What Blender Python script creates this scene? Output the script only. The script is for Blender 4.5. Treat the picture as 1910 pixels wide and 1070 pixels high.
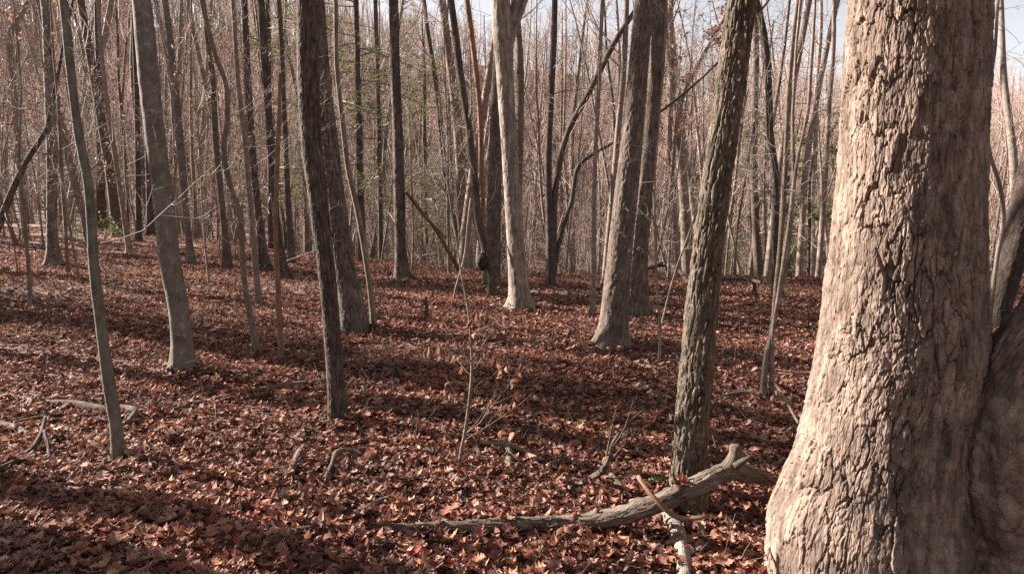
import bpy, math, random
import numpy as np
from mathutils import Vector

# ------------------------------------------------------------------ camera, sky, sun, exposure
SC = bpy.context.scene
for _o in list(bpy.data.objects):
    bpy.data.objects.remove(_o)
COL = SC.collection
FPX = 1273.0                       # focal length in pixels of the 1910 px wide photograph
PITCH = math.radians(8.0)
CAM_H = 1.8
cam_d = bpy.data.cameras.new("camera")
cam = bpy.data.objects.new("camera", cam_d)
COL.objects.link(cam)
cam.location = (0, 0, CAM_H)
cam.rotation_euler = (math.pi / 2 - PITCH, 0, 0)
cam_d.sensor_width = 36.0
cam_d.lens = FPX / 1910 * 36
cam_d.clip_start = 0.05
cam_d.clip_end = 3000
SC.camera = cam

SUN_AZ = math.radians(-68.0)       # left of the view axis
SUN_EL = math.radians(22.5)
world = bpy.data.worlds.new("World")
SC.world = world
world.use_nodes = True
wn = world.node_tree
wn.nodes.clear()
w_out = wn.nodes.new("ShaderNodeOutputWorld")
w_bg = wn.nodes.new("ShaderNodeBackground")
w_sky = wn.nodes.new("ShaderNodeTexSky")
w_sky.sky_type = 'NISHITA'
w_sky.sun_disc = False
w_sky.sun_elevation = SUN_EL
w_sky.sun_rotation = SUN_AZ
w_sky.air_density = 1.0
w_sky.dust_density = 1.2
w_sky.ozone_density = 1.0
w_bg.inputs['Strength'].default_value = 0.058
w_bw = wn.nodes.new("ShaderNodeRGBToBW")          # a thin high veil pales the winter sky
w_tint = wn.nodes.new("ShaderNodeMix")
w_tint.data_type = 'RGBA'
w_tint.blend_type = 'MULTIPLY'
w_tint.inputs[0].default_value = 1.0
w_tint.inputs[7].default_value = (1.06, 0.99, 0.97, 1)
w_mix = wn.nodes.new("ShaderNodeMix")
w_mix.data_type = 'RGBA'
w_mix.inputs[0].default_value = 0.72
wn.links.new(w_sky.outputs[0], w_bw.inputs[0])
wn.links.new(w_bw.outputs[0], w_tint.inputs[6])
wn.links.new(w_sky.outputs[0], w_mix.inputs[6])
wn.links.new(w_tint.outputs[2], w_mix.inputs[7])
wn.links.new(w_mix.outputs[2], w_bg.inputs[0])
wn.links.new(w_bg.outputs[0], w_out.inputs[0])

sun_d = bpy.data.lights.new("sun", 'SUN')
sun_d.energy = 5.0
sun_d.angle = math.radians(0.45)
sun_d.color = (1.0, 0.91, 0.81)
sun = bpy.data.objects.new("sun", sun_d)
COL.objects.link(sun)
SUNV = Vector((math.sin(SUN_AZ) * math.cos(SUN_EL), math.cos(SUN_AZ) * math.cos(SUN_EL), math.sin(SUN_EL)))
sun.rotation_euler = (-SUNV).to_track_quat('-Z', 'Y').to_euler()
sun.location = (-30, 20, 30)
SUNH = np.array([math.sin(SUN_AZ), math.cos(SUN_AZ)])        # across the ground toward the sun
ACR = np.array([math.cos(SUN_AZ), -math.sin(SUN_AZ)])         # across the shadows

SC.render.engine = 'CYCLES'
SC.cycles.use_denoising = False
SC.cycles.use_adaptive_sampling = False
SC.cycles.max_bounces = 6
SC.cycles.diffuse_bounces = 3
SC.cycles.glossy_bounces = 2
SC.cycles.transmission_bounces = 3
SC.cycles.volume_bounces = 0
SC.cycles.sample_clamp_indirect = 0.5
SC.cycles.caustics_reflective = False
SC.cycles.caustics_refractive = False
SC.view_settings.view_transform = 'Standard'
SC.view_settings.look = 'None'
SC.view_settings.exposure = 2.25
SC.view_settings.gamma = 1.0
SC.view_settings.use_curve_mapping = False
HAZE_DENSITY = 0.0        # the air over these few hundred metres is clear

# ------------------------------------------------------------------ small tools
RNG = np.random.default_rng(11)
random.seed(5)


def softplus(x, k=1.0):
    x = np.asarray(x, float) / k
    return k * np.where(x > 30, x, np.log1p(np.exp(np.minimum(x, 30))))


def hash01(*ints):
    h = np.zeros(np.broadcast(*ints).shape, np.uint64) + np.uint64(1469598103)
    for k, i in enumerate(ints):
        h = (h ^ (np.asarray(i).astype(np.int64).astype(np.uint64) * np.uint64([0x9E3779B97F4A7C15, 0xC2B2AE3D27D4EB4F, 0x165667B19E3779F9, 0x27D4EB2F165667C5][k])))
        h = (h ^ (h >> np.uint64(29))) * np.uint64(0xBF58476D1CE4E5B9)
        h = h ^ (h >> np.uint64(32))
    return (h & np.uint64(0xFFFFFF)).astype(float) / 0xFFFFFF


def vnoise(x, y, z):
    xi, yi, zi = np.floor(x), np.floor(y), np.floor(z)
    fx, fy, fz = x - xi, y - yi, z - zi
    fx, fy, fz = [f * f * (3 - 2 * f) for f in (fx, fy, fz)]
    out = 0
    for a in (0, 1):
        for b in (0, 1):
            for c in (0, 1):
                w = (fx if a else 1 - fx) * (fy if b else 1 - fy) * (fz if c else 1 - fz)
                out = out + w * hash01(xi + a, yi + b, zi + c)
    return out * 2 - 1


def fbm(x, y, z, n=4):
    o, a = 0, 0.5
    for i in range(n):
        o = o + a * vnoise(x + 13.1 * i, y - 7.7 * i, z + 3.3 * i)
        x, y, z, a = x * 2.03, y * 2.03, z * 2.03, a * 0.5
    return o


def cells(u, v, nu, seed=0, centre=False):
    """F2-F1 and a random value of jittered cells in (u, v); u repeats after nu."""
    ui, vi = np.floor(u), np.floor(v)
    f1 = np.full(u.shape, 9.0)
    f2 = np.full(u.shape, 9.0)
    rid = np.zeros(u.shape)
    dvv = np.zeros(u.shape)
    for a in (-1, 0, 1):
        for b in (-1, 0, 1):
            cu, cv = ui + a, vi + b
            h1 = hash01(np.mod(cu, nu), cv, np.full(u.shape, seed))
            h2 = hash01(np.mod(cu, nu), cv, np.full(u.shape, seed + 77))
            d = np.hypot(cu + 0.12 + 0.76 * h1 - u, cv + 0.12 + 0.76 * h2 - v)
            n = d < f1
            f2 = np.where(n, f1, np.minimum(f2, d))
            rid = np.where(n, np.mod(h1 * 7.3 + h2 * 3.1, 1.0), rid)
            if centre:
                dvv = np.where(n, v - (cv + 0.12 + 0.76 * h2), dvv)
            f1 = np.where(n, d, f1)
    if centre:
        return f2 - f1, rid, dvv
    return f2 - f1, rid


def sstep(a, b, x):
    t = np.clip((x - a) / (b - a), 0, 1)
    return t * t * (3 - 2 * t)


def terrain(x, y):
    x = np.asarray(x, float)
    y = np.asarray(y, float)
    z = 0.042 * np.minimum(softplus(-x - 1.5, 1.0), 14 + 0 * x) - 0.02 * np.minimum(softplus(x - 2, 1.0), 12)
    left = np.clip(softplus(-x, 2.0) - 1.4, 0, 26)
    brow = 17.5 + 0.8 * np.minimum(left, 22)
    drop = softplus(y - brow, 1.6) - softplus(y - 60, 5.0)
    z = z - 0.21 * np.maximum(drop, 0) - 0.012 * np.maximum(y - 8, 0) * (y < 60) - 0.012 * 52 * (y >= 60)
    slope = np.clip(0.345 - 0.0010 * x, 0.12, 0.5)
    top = 215 + 0.1 * x
    z = z + slope * (softplus(y - 76, 7.0) - softplus(y - top, 16.0))
    far = sstep(50, 110, y)
    z = z + far * (5.0 * np.sin(x * 0.021 + 1.1) * np.sin(y * 0.03) + 2.2 * np.sin(x * 0.06 + y * 0.03))
    near = 1 - sstep(25, 60, np.hypot(x, y))
    z = z + near * (0.035 * np.sin(x * 1.1 + 0.6) * np.sin(y * 0.9 + 1.0) + 0.02 * np.sin(x * 2.7 + y * 1.9))
    return z


def ray(px, py):
    u, v = (px - 955) / FPX, (535 - py) / FPX
    c, s = math.cos(PITCH), math.sin(PITCH)
    return np.array([u, c + v * s, -s + v * c])


def hit(px, py, lift=0.0):
    """the ground point seen at a pixel of the photograph"""
    d = ray(px, py)
    t = np.concatenate([np.linspace(0.5, 12, 600), np.linspace(12, 300, 2400)])
    p = np.array([0, 0, CAM_H])[None] + t[:, None] * d[None]
    below = p[:, 2] - terrain(p[:, 0], p[:, 1]) - lift < 0
    i = int(np.argmax(below)) if below.any() else len(t) - 1
    return p[i]


def at_depth(px, py, y0):
    d = ray(px, py)
    t = y0 / d[1]
    return np.array([0, 0, CAM_H]) + t * d, t


# ------------------------------------------------------------------ materials
def new_mat(name):
    m = bpy.data.materials.new(name)
    m.use_nodes = True
    m.node_tree.nodes.clear()
    return m, m.node_tree.nodes, m.node_tree.links


def node(ns, kind, **kw):
    n = ns.new(kind)
    for k, v in kw.items():
        if k.startswith("i_"):
            n.inputs[k[2:].replace("_", " ")].default_value = v
        else:
            setattr(n, k, v)
    return n


def ramp(ns, stops, interp='LINEAR'):
    r = ns.new("ShaderNodeValToRGB")
    r.color_ramp.interpolation = interp
    e = r.color_ramp.elements
    while len(e) < len(stops):
        e.new(0.5)
    for el, (p, c) in zip(e, stops):
        el.position = p
        el.color = (*c, 1)
    return r


def mixc(ns, ls, fac, a, b, mode='MIX'):
    m = ns.new("ShaderNodeMix")
    m.data_type = 'RGBA'
    m.blend_type = mode
    for s, v in ((0, fac), (6, a), (7, b)):
        if hasattr(v, "is_linked"):
            ls.new(v, m.inputs[s])
        elif s == 0:
            m.inputs[0].default_value = v
        else:
            m.inputs[s].default_value = (*v, 1)
    return m.outputs[2]


def bark_mat(name, dark, light, lichen=(0.42, 0.43, 0.38), lich=0.25, furrow=40.0, stretch=0.14, bump=0.5, moss=0.0, rough=0.9):
    """bark in trunk coordinates (around, around, along): plates, furrows, lichen patches and moss by the foot"""
    m, ns, ls = new_mat(name)
    at = node(ns, "ShaderNodeAttribute", attribute_name="bark_co")
    oi = ns.new("ShaderNodeObjectInfo")
    mp = ns.new("ShaderNodeMapping")
    mp.inputs['Scale'].default_value = (1, 1, stretch)
    ls.new(at.outputs['Vector'], mp.inputs['Vector'])
    n1 = node(ns, "ShaderNodeTexNoise", i_Scale=furrow, i_Detail=5.0, i_Roughness=0.65)
    ls.new(mp.outputs[0], n1.inputs['Vector'])
    v1 = node(ns, "ShaderNodeTexVoronoi", feature='DISTANCE_TO_EDGE', i_Scale=furrow * 1.15)
    wv = mixc(ns, ls, 0.025, mp.outputs[0], n1.outputs['Color'], 'ADD')
    ls.new(wv, v1.inputs['Vector'])
    n2 = node(ns, "ShaderNodeTexNoise", i_Scale=7.0, i_Detail=4.0, i_Roughness=0.6)
    ls.new(at.outputs['Vector'], n2.inputs['Vector'])
    n3 = node(ns, "ShaderNodeTexNoise", i_Scale=furrow * 4, i_Detail=3.0, i_Roughness=0.7)
    ls.new(at.outputs['Vector'], n3.inputs['Vector'])
    r1 = ramp(ns, [(0.3, dark), (0.68, light)])
    ls.new(n1.outputs['Fac'], r1.inputs[0])
    r2 = ramp(ns, [(0.28, (0.62, 0.6, 0.6)), (0.72, (1.2, 1.18, 1.12))])
    ls.new(n2.outputs['Fac'], r2.inputs[0])
    c = mixc(ns, ls, 1.0, r1.outputs[0], r2.outputs[0], 'MULTIPLY')
    r4 = ramp(ns, [(0.25, (0.8, 0.8, 0.8)), (0.75, (1.18, 1.17, 1.15))])
    ls.new(n3.outputs['Fac'], r4.inputs[0])
    c = mixc(ns, ls, 1.0, c, r4.outputs[0], 'MULTIPLY')
    # lichen patches
    n4 = node(ns, "ShaderNodeTexNoise", i_Scale=21.0, i_Detail=4.0, i_Roughness=0.6, i_Distortion=0.3)
    ls.new(at.outputs['Vector'], n4.inputs['Vector'])
    r5 = ramp(ns, [(0.64 - 0.14 * lich, (0, 0, 0)), (0.74 - 0.12 * lich, (1, 1, 1))])
    ls.new(n4.outputs['Fac'], r5.inputs[0])
    fl = node(ns, "ShaderNodeMath", operation='MULTIPLY')
    ls.new(r5.outputs[0], fl.inputs[0])
    fl.inputs[1].default_value = min(0.75, lich * 1.6)
    c = mixc(ns, ls, fl.outputs[0], c, lichen)
    if moss > 0:
        sx = ns.new("ShaderNodeSeparateXYZ")
        ls.new(at.outputs['Vector'], sx.inputs[0])
        mr = node(ns, "ShaderNodeMapRange", i_From_Min=0.55, i_From_Max=0.05, i_To_Min=0.0, i_To_Max=moss)
        ls.new(sx.outputs[2], mr.inputs['Value'])
        mm = node(ns, "ShaderNodeMath", operation='MULTIPLY')
        ls.new(mr.outputs[0], mm.inputs[0])
        ls.new(n2.outputs['Fac'], mm.inputs[1])
        c = mixc(ns, ls, mm.outputs[0], c, (0.075, 0.085, 0.03))
    # bark plates differ in tone
    pa = node(ns, "ShaderNodeAttribute", attribute_name="plate")
    pr = node(ns, "ShaderNodeMapRange", i_From_Min=-1.0, i_From_Max=1.0, i_To_Min=0.62, i_To_Max=1.38)
    ls.new(pa.outputs['Fac'], pr.inputs['Value'])
    c = mixc(ns, ls, 1.0, c, pr.outputs[0], 'MULTIPLY')
    # each tree a little lighter or darker
    mr2 = node(ns, "ShaderNodeMapRange", i_To_Min=0.78, i_To_Max=1.2)
    ls.new(oi.outputs['Random'], mr2.inputs['Value'])
    c = mixc(ns, ls, 1.0, c, mr2.outputs[0], 'MULTIPLY')
    b = node(ns, "ShaderNodeBsdfPrincipled", i_Roughness=rough)
    b.inputs['Specular IOR Level'].default_value = 0.2
    ls.new(c, b.inputs['Base Color'])
    # relief
    rv = ramp(ns, [(0.0, (0, 0, 0)), (0.12, (1, 1, 1))])
    ls.new(v1.outputs['Distance'], rv.inputs[0])
    hh = node(ns, "ShaderNodeMath", operation='MULTIPLY_ADD')
    ls.new(rv.outputs[0], hh.inputs[0])
    hh.inputs[1].default_value = 0.55
    ls.new(n1.outputs['Fac'], hh.inputs[2])
    h2 = node(ns, "ShaderNodeMath", operation='MULTIPLY_ADD')
    ls.new(n3.outputs['Fac'], h2.inputs[0])
    h2.inputs[1].default_value = 0.15
    ls.new(hh.outputs[0], h2.inputs[2])
    bp = node(ns, "ShaderNodeBump", i_Strength=bump, i_Distance=0.012)
    ls.new(h2.outputs[0], bp.inputs['Height'])
    ls.new(bp.outputs[0], b.inputs['Normal'])
    o = ns.new("ShaderNodeOutputMaterial")
    ls.new(b.outputs[0], o.inputs[0])
    return m


def twig_mat(name, c0, c1):
    m, ns, ls = new_mat(name)
    oi = ns.new("ShaderNodeObjectInfo")
    at = node(ns, "ShaderNodeAttribute", attribute_name="bark_co")
    n = node(ns, "ShaderNodeTexNoise", i_Scale=9.0, i_Detail=3.0)
    ls.new(at.outputs['Vector'], n.inputs['Vector'])
    r = ramp(ns, [(0.3, c0), (0.7, c1)])
    ls.new(n.outputs['Fac'], r.inputs[0])
    mr = node(ns, "ShaderNodeMapRange", i_To_Min=0.75, i_To_Max=1.25)
    ls.new(oi.outputs['Random'], mr.inputs['Value'])
    c = mixc(ns, ls, 1.0, r.outputs[0], mr.outputs[0], 'MULTIPLY')
    b = node(ns, "ShaderNodeBsdfPrincipled", i_Roughness=0.75)
    b.inputs['Specular IOR Level'].default_value = 0.3
    ls.new(c, b.inputs['Base Color'])
    o = ns.new("ShaderNodeOutputMaterial")
    ls.new(b.outputs[0], o.inputs[0])
    return m


def leaf_mat(name, stops, rough=0.5, trans=0.3, spec=0.4, vein=True):
    """thin leaf: a colour per leaf, light passing through; veins and blotches"""
    m, ns, ls = new_mat(name)
    oi = ns.new("ShaderNodeObjectInfo")
    ge = ns.new("ShaderNodeNewGeometry")
    add = node(ns, "ShaderNodeMath", operation='ADD')
    ls.new(oi.outputs['Random'], add.inputs[0])
    ls.new(ge.outputs['Random Per Island'], add.inputs[1])
    fr = node(ns, "ShaderNodeMath", operation='FRACT')
    ls.new(add.outputs[0], fr.inputs[0])
    r = ramp(ns, stops)
    ls.new(fr.outputs[0], r.inputs[0])
    tc = ns.new("ShaderNodeTexCoord")
    n = node(ns, "ShaderNodeTexNoise", i_Scale=28.0, i_Detail=3.0)
    ls.new(tc.outputs['Object'], n.inputs['Vector'])
    r2 = ramp(ns, [(0.3, (0.62, 0.6, 0.58)), (0.7, (1.2, 1.17, 1.12))])
    ls.new(n.outputs['Fac'], r2.inputs[0])
    c = mixc(ns, ls, 1.0, r.outputs[0], r2.outputs[0], 'MULTIPLY')
    # older, greyer leaves lie in patches
    np_ = node(ns, "ShaderNodeTexNoise", i_Scale=1.1, i_Detail=3.0)
    ls.new(oi.outputs['Location'], np_.inputs['Vector'])
    r3 = ramp(ns, [(0.32, (0.95, 1.0, 1.06)), (0.5, (1.22, 1.2, 1.18)), (0.68, (1.6, 1.5, 1.42))])
    ls.new(np_.outputs['Fac'], r3.inputs[0])
    c = mixc(ns, ls, 1.0, c, r3.outputs[0], 'MULTIPLY')
    b = node(ns, "ShaderNodeBsdfPrincipled", i_Roughness=rough)
    b.inputs['Specular IOR Level'].default_value = spec
    ls.new(c, b.inputs['Base Color'])
    if vein:
        bp = node(ns, "ShaderNodeBump", i_Strength=0.5, i_Distance=0.004)
        ls.new(n.outputs['Fac'], bp.inputs['Height'])
        ls.new(bp.outputs[0], b.inputs['Normal'])
    t = ns.new("ShaderNodeBsdfTranslucent")
    ls.new(c, t.inputs['Color'])
    mx = ns.new("ShaderNodeMixShader")
    mx.inputs[0].default_value = trans
    ls.new(b.outputs[0], mx.inputs[1])
    ls.new(t.outputs[0], mx.inputs[2])
    o = ns.new("ShaderNodeOutputMaterial")
    ls.new(mx.outputs[0], o.inputs[0])
    return m


def ground_mat():
    m, ns, ls = new_mat("leaf_covered_ground")
    tc = ns.new("ShaderNodeTexCoord")
    n0 = node(ns, "ShaderNodeTexNoise", i_Scale=3.0, i_Detail=3.0)
    ls.new(tc.outputs['Object'], n0.inputs['Vector'])
    warp = mixc(ns, ls, 0.25, tc.outputs['Object'], n0.outputs['Color'], 'ADD')
    v = node(ns, "ShaderNodeTexVoronoi", i_Scale=11.0)
    ls.new(warp, v.inputs['Vector'])
    v2 = node(ns, "ShaderNodeTexVoronoi", i_Scale=17.0)
    ls.new(warp, v2.inputs['Vector'])
    s = ns.new("ShaderNodeSeparateColor")
    ls.new(v.outputs['Color'], s.inputs[0])
    r = ramp(ns, [(0.0, (0.045, 0.021, 0.017)), (0.25, (0.11, 0.046, 0.034)), (0.5, (0.17, 0.08, 0.056)), (0.8, (0.225, 0.125, 0.093)), (1.0, (0.29, 0.19, 0.15))])
    ls.new(s.outputs[0], r.inputs[0])
    s2 = ns.new("ShaderNodeSeparateColor")
    ls.new(v2.outputs['Color'], s2.inputs[0])
    r2 = ramp(ns, [(0.0, (0.55, 0.55, 0.55)), (1.0, (1.3, 1.3, 1.3))])
    ls.new(s2.outputs[1], r2.inputs[0])
    c = mixc(ns, ls, 1.0, r.outputs[0], r2.outputs[0], 'MULTIPLY')
    n1 = node(ns, "ShaderNodeTexNoise", i_Scale=0.35, i_Detail=4.0)
    ls.new(tc.outputs['Object'], n1.inputs['Vector'])
    r3 = ramp(ns, [(0.3, (0.8, 0.8, 0.8)), (0.7, (1.15, 1.12, 1.08))])
    ls.new(n1.outputs['Fac'], r3.inputs[0])
    c = mixc(ns, ls, 1.0, c, r3.outputs[0], 'MULTIPLY')
    b = node(ns, "ShaderNodeBsdfPrincipled", i_Roughness=0.7)
    b.inputs['Specular IOR Level'].default_value = 0.3
    ls.new(c, b.inputs['Base Color'])
    a = node(ns, "ShaderNodeMath", operation='ADD')
    ls.new(s.outputs[1], a.inputs[0])
    ls.new(s2.outputs[2], a.inputs[1])
    bp = node(ns, "ShaderNodeBump", i_Strength=0.9, i_Distance=0.05)
    ls.new(a.outputs[0], bp.inputs['Height'])
    ls.new(bp.outputs[0], b.inputs['Normal'])
    o = ns.new("ShaderNodeOutputMaterial")
    ls.new(b.outputs[0], o.inputs[0])
    return m


LITTER = [(0.0, (0.052, 0.024, 0.021)), (0.16, (0.112, 0.049, 0.039)), (0.34, (0.175, 0.072, 0.052)), (0.52, (0.21, 0.102, 0.074)),
          (0.68, (0.255, 0.145, 0.112)), (0.80, (0.34, 0.225, 0.18)), (0.87, (0.28, 0.12, 0.06)), (0.98, (0.19, 0.13, 0.12)), (1.0, (0.22, 0.04, 0.028))]
M = {
    'oak_big': bark_mat("pale_plated_oak_bark", (0.112, 0.075, 0.061), (0.25, 0.19, 0.157), (0.28, 0.24, 0.205), 0.26, 30, 0.3, 0.65),
    'oak': bark_mat("grey_brown_oak_bark", (0.078, 0.055, 0.046), (0.187, 0.150, 0.128), (0.258, 0.232, 0.203), 0.18, 55, 0.10, 0.8, moss=0.5),
    'dark': bark_mat("dark_furrowed_bark", (0.053, 0.041, 0.036), (0.163, 0.130, 0.115), (0.288, 0.288, 0.259), 0.08, 60, 0.10, 0.9, moss=0.7),
    'twin': bark_mat("tight_ridged_brown_bark", (0.072, 0.053, 0.046), (0.213, 0.167, 0.147), (0.333, 0.313, 0.284), 0.08, 75, 0.08, 1.0, moss=0.8),
    'beech': bark_mat("smooth_grey_beech_bark", (0.107, 0.088, 0.078), (0.173, 0.149, 0.131), (0.275, 0.257, 0.235), 0.42, 25, 0.6, 0.25, moss=0.5),
    'mossy': bark_mat("mossy_grey_bark", (0.091, 0.084, 0.070), (0.203, 0.189, 0.161), (0.175, 0.175, 0.126), 0.4, 40, 0.4, 0.45, moss=1.0),
    'scaly': bark_mat("scaly_plated_bark", (0.061, 0.048, 0.038), (0.173, 0.139, 0.112), (0.217, 0.202, 0.136), 0.3, 42, 0.16, 0.8, moss=0.5),
    'pale': bark_mat("weathered_pale_bark", (0.135, 0.109, 0.095), (0.264, 0.224, 0.197), (0.293, 0.269, 0.240), 0.2, 45, 0.07, 0.55, moss=0.9),
    'thin': bark_mat("thin_grey_bark", (0.114, 0.087, 0.072), (0.273, 0.218, 0.184), (0.370, 0.330, 0.288), 0.25, 45, 0.3, 0.4),
    'far': bark_mat("distant_woods_bark", (0.135, 0.097, 0.084), (0.281, 0.218, 0.187), (0.373, 0.329, 0.290), 0.15, 25, 0.2, 0.4),
    'snag': bark_mat("barkless_reddish_wood", (0.120, 0.064, 0.045), (0.240, 0.143, 0.105), (0.270, 0.225, 0.188), 0.1, 55, 0.06, 0.5),
    'dead': bark_mat("weathered_dead_wood", (0.064, 0.048, 0.039), (0.175, 0.14, 0.118), (0.21, 0.20, 0.17), 0.35, 48, 0.12, 0.9),
    'deadpale': bark_mat("bleached_dead_wood", (0.162, 0.130, 0.108), (0.280, 0.243, 0.211), (0.280, 0.270, 0.243), 0.2, 55, 0.08, 0.6),
    'burl': bark_mat("black_burl_bark", (0.020, 0.016, 0.015), (0.070, 0.055, 0.050), (0.100, 0.100, 0.090), 0.05, 50, 0.5, 1.0),
    'shade_bark': bark_mat("shade_darkened_bark", (0.028, 0.021, 0.019), (0.085, 0.064, 0.056), (0.12, 0.11, 0.1), 0.1, 50, 0.12, 0.8),  # bark colour darkened to stand for the shade on the right-hand leaning tree
    'twig': twig_mat("bare_twig", (0.17, 0.13, 0.11), (0.34, 0.285, 0.245)),
    'twigfar': twig_mat("distant_bare_twig", (0.27, 0.18, 0.15), (0.46, 0.34, 0.285)),
    'litter': leaf_mat("dry_fallen_leaf", LITTER, 0.7, 0.2, 0.1),
    'orange': leaf_mat("dry_orange_leaf", [(0, (0.27, 0.135, 0.082)), (0.5, (0.21, 0.095, 0.058)), (1, (0.33, 0.20, 0.14))], 0.6, 0.4, 0.2, False),
    'russet': leaf_mat("dry_russet_leaf", [(0, (0.19, 0.095, 0.062)), (0.5, (0.14, 0.064, 0.042)), (1, (0.24, 0.15, 0.11))], 0.6, 0.4, 0.2, False),
    'needle': leaf_mat("evergreen_needles", [(0, (0.10, 0.125, 0.035)), (0.6, (0.16, 0.185, 0.06)), (1, (0.23, 0.235, 0.10))], 0.6, 0.4, 0.3, False),
    'laurel': leaf_mat("glossy_green_leaf", [(0, (0.08, 0.115, 0.04)), (1, (0.15, 0.19, 0.075))], 0.6, 0.25, 0.15, False),
    'ground': ground_mat(),
}
ms, ns_, ls_ = new_mat("pale_grey_stone")
tn = node(ns_, "ShaderNodeTexNoise", i_Scale=14.0, i_Detail=6.0)
tr = ramp(ns_, [(0.3, (0.2, 0.185, 0.175)), (0.7, (0.42, 0.40, 0.38))])
ls_.new(tn.outputs['Fac'], tr.inputs[0])
tb = node(ns_, "ShaderNodeBsdfPrincipled", i_Roughness=0.85)
ls_.new(tr.outputs[0], tb.inputs['Base Color'])
to = ns_.new("ShaderNodeOutputMaterial")
ls_.new(tb.outputs[0], to.inputs[0])
M['stone'] = ms


# ------------------------------------------------------------------ mesh building
def raw_mesh(name, V, quads=None, tris=None, co=None, mat=None, smooth=True, plate=None):
    me = bpy.data.meshes.new(name)
    nq = 0 if quads is None else len(quads)
    nt = 0 if tris is None else len(tris)
    me.vertices.add(len(V))
    me.vertices.foreach_set("co", np.asarray(V, np.float32).ravel())
    me.loops.add(nq * 4 + nt * 3)
    idx = np.concatenate([np.asarray(q).ravel() for q in (quads, tris) if q is not None and len(q)]).astype(np.int32)
    me.loops.foreach_set("vertex_index", idx)
    me.polygons.add(nq + nt)
    st = np.concatenate([np.arange(nq) * 4, nq * 4 + np.arange(nt) * 3]).astype(np.int32)
    me.polygons.foreach_set("loop_start", st)
    me.polygons.foreach_set("use_smooth", np.full(nq + nt, smooth))
    if co is not None:
        a = me.attributes.new("bark_co", 'FLOAT_VECTOR', 'POINT')
        a.data.foreach_set("vector", np.asarray(co, np.float32).ravel())
    if plate is not None:
        a = me.attributes.new("plate", 'FLOAT', 'POINT')
        a.data.foreach_set("value", np.asarray(plate, np.float32).ravel())
    me.update(calc_edges=True)
    if mat is not None:
        me.materials.append(mat)
    return me


def frames(P):
    """P (T,n,3) -> unit tangent, two normals"""
    t = np.empty_like(P)
    t[:, 1:-1] = P[:, 2:] - P[:, :-2]
    t[:, 0] = P[:, 1] - P[:, 0]
    t[:, -1] = P[:, -1] - P[:, -2]
    t /= np.linalg.norm(t, axis=2, keepdims=True) + 1e-9
    m = t.mean(1)
    ref = np.zeros_like(m)
    ref[np.arange(len(m)), np.argmin(np.abs(m), axis=1)] = 1
    ref = np.repeat(ref[:, None], P.shape[1], 1)
    a = np.cross(t, ref)
    a /= np.linalg.norm(a, axis=2, keepdims=True) + 1e-9
    b = np.cross(t, a)
    return t, a, b


def tubes_arrays(P, R, sides):
    P = np.asarray(P, float)
    R = np.asarray(R, float)
    T, n = R.shape
    _, a, b = frames(P)
    th = np.arange(sides) / sides * 2 * math.pi
    off = a[:, :, None] * np.cos(th)[None, None, :, None] + b[:, :, None] * np.sin(th)[None, None, :, None]
    V = P[:, :, None] + off * R[:, :, None, None]
    r0 = np.maximum(R[:, :1], 0.01)
    s = np.concatenate([np.zeros((T, 1)), np.cumsum(np.linalg.norm(np.diff(P, axis=1), axis=2), 1)], 1)
    co = np.empty_like(V)
    jit = (np.arange(T) * 3.7)[:, None, None]
    co[..., 0] = np.cos(th)[None, None] * r0[:, :, None] + jit
    co[..., 1] = np.sin(th)[None, None] * r0[:, :, None]
    co[..., 2] = s[:, :, None]
    base = (np.arange(T) * n * sides)[:, None, None]
    i = np.arange(n - 1)[None, :, None] * sides
    k = np.arange(sides)[None, None, :]
    k2 = (k + 1) % sides
    Q = np.stack([base + i + k, base + i + k2, base + i + sides + k2, base + i + sides + k], -1).reshape(-1, 4)
    return V.reshape(-1, 3), Q, co.reshape(-1, 3)


def tube_mesh(name, groups, mat):
    """groups: list of (P, R, sides)"""
    VV, QQ, CC, o = [], [], [], 0
    for P, R, s in groups:
        if len(P) == 0:
            continue
        v, q, c = tubes_arrays(P, R, s)
        VV.append(v)
        QQ.append(q + o)
        CC.append(c)
        o += len(v)
    return raw_mesh(name, np.concatenate(VV), np.concatenate(QQ), None, np.concatenate(CC), mat)


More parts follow.
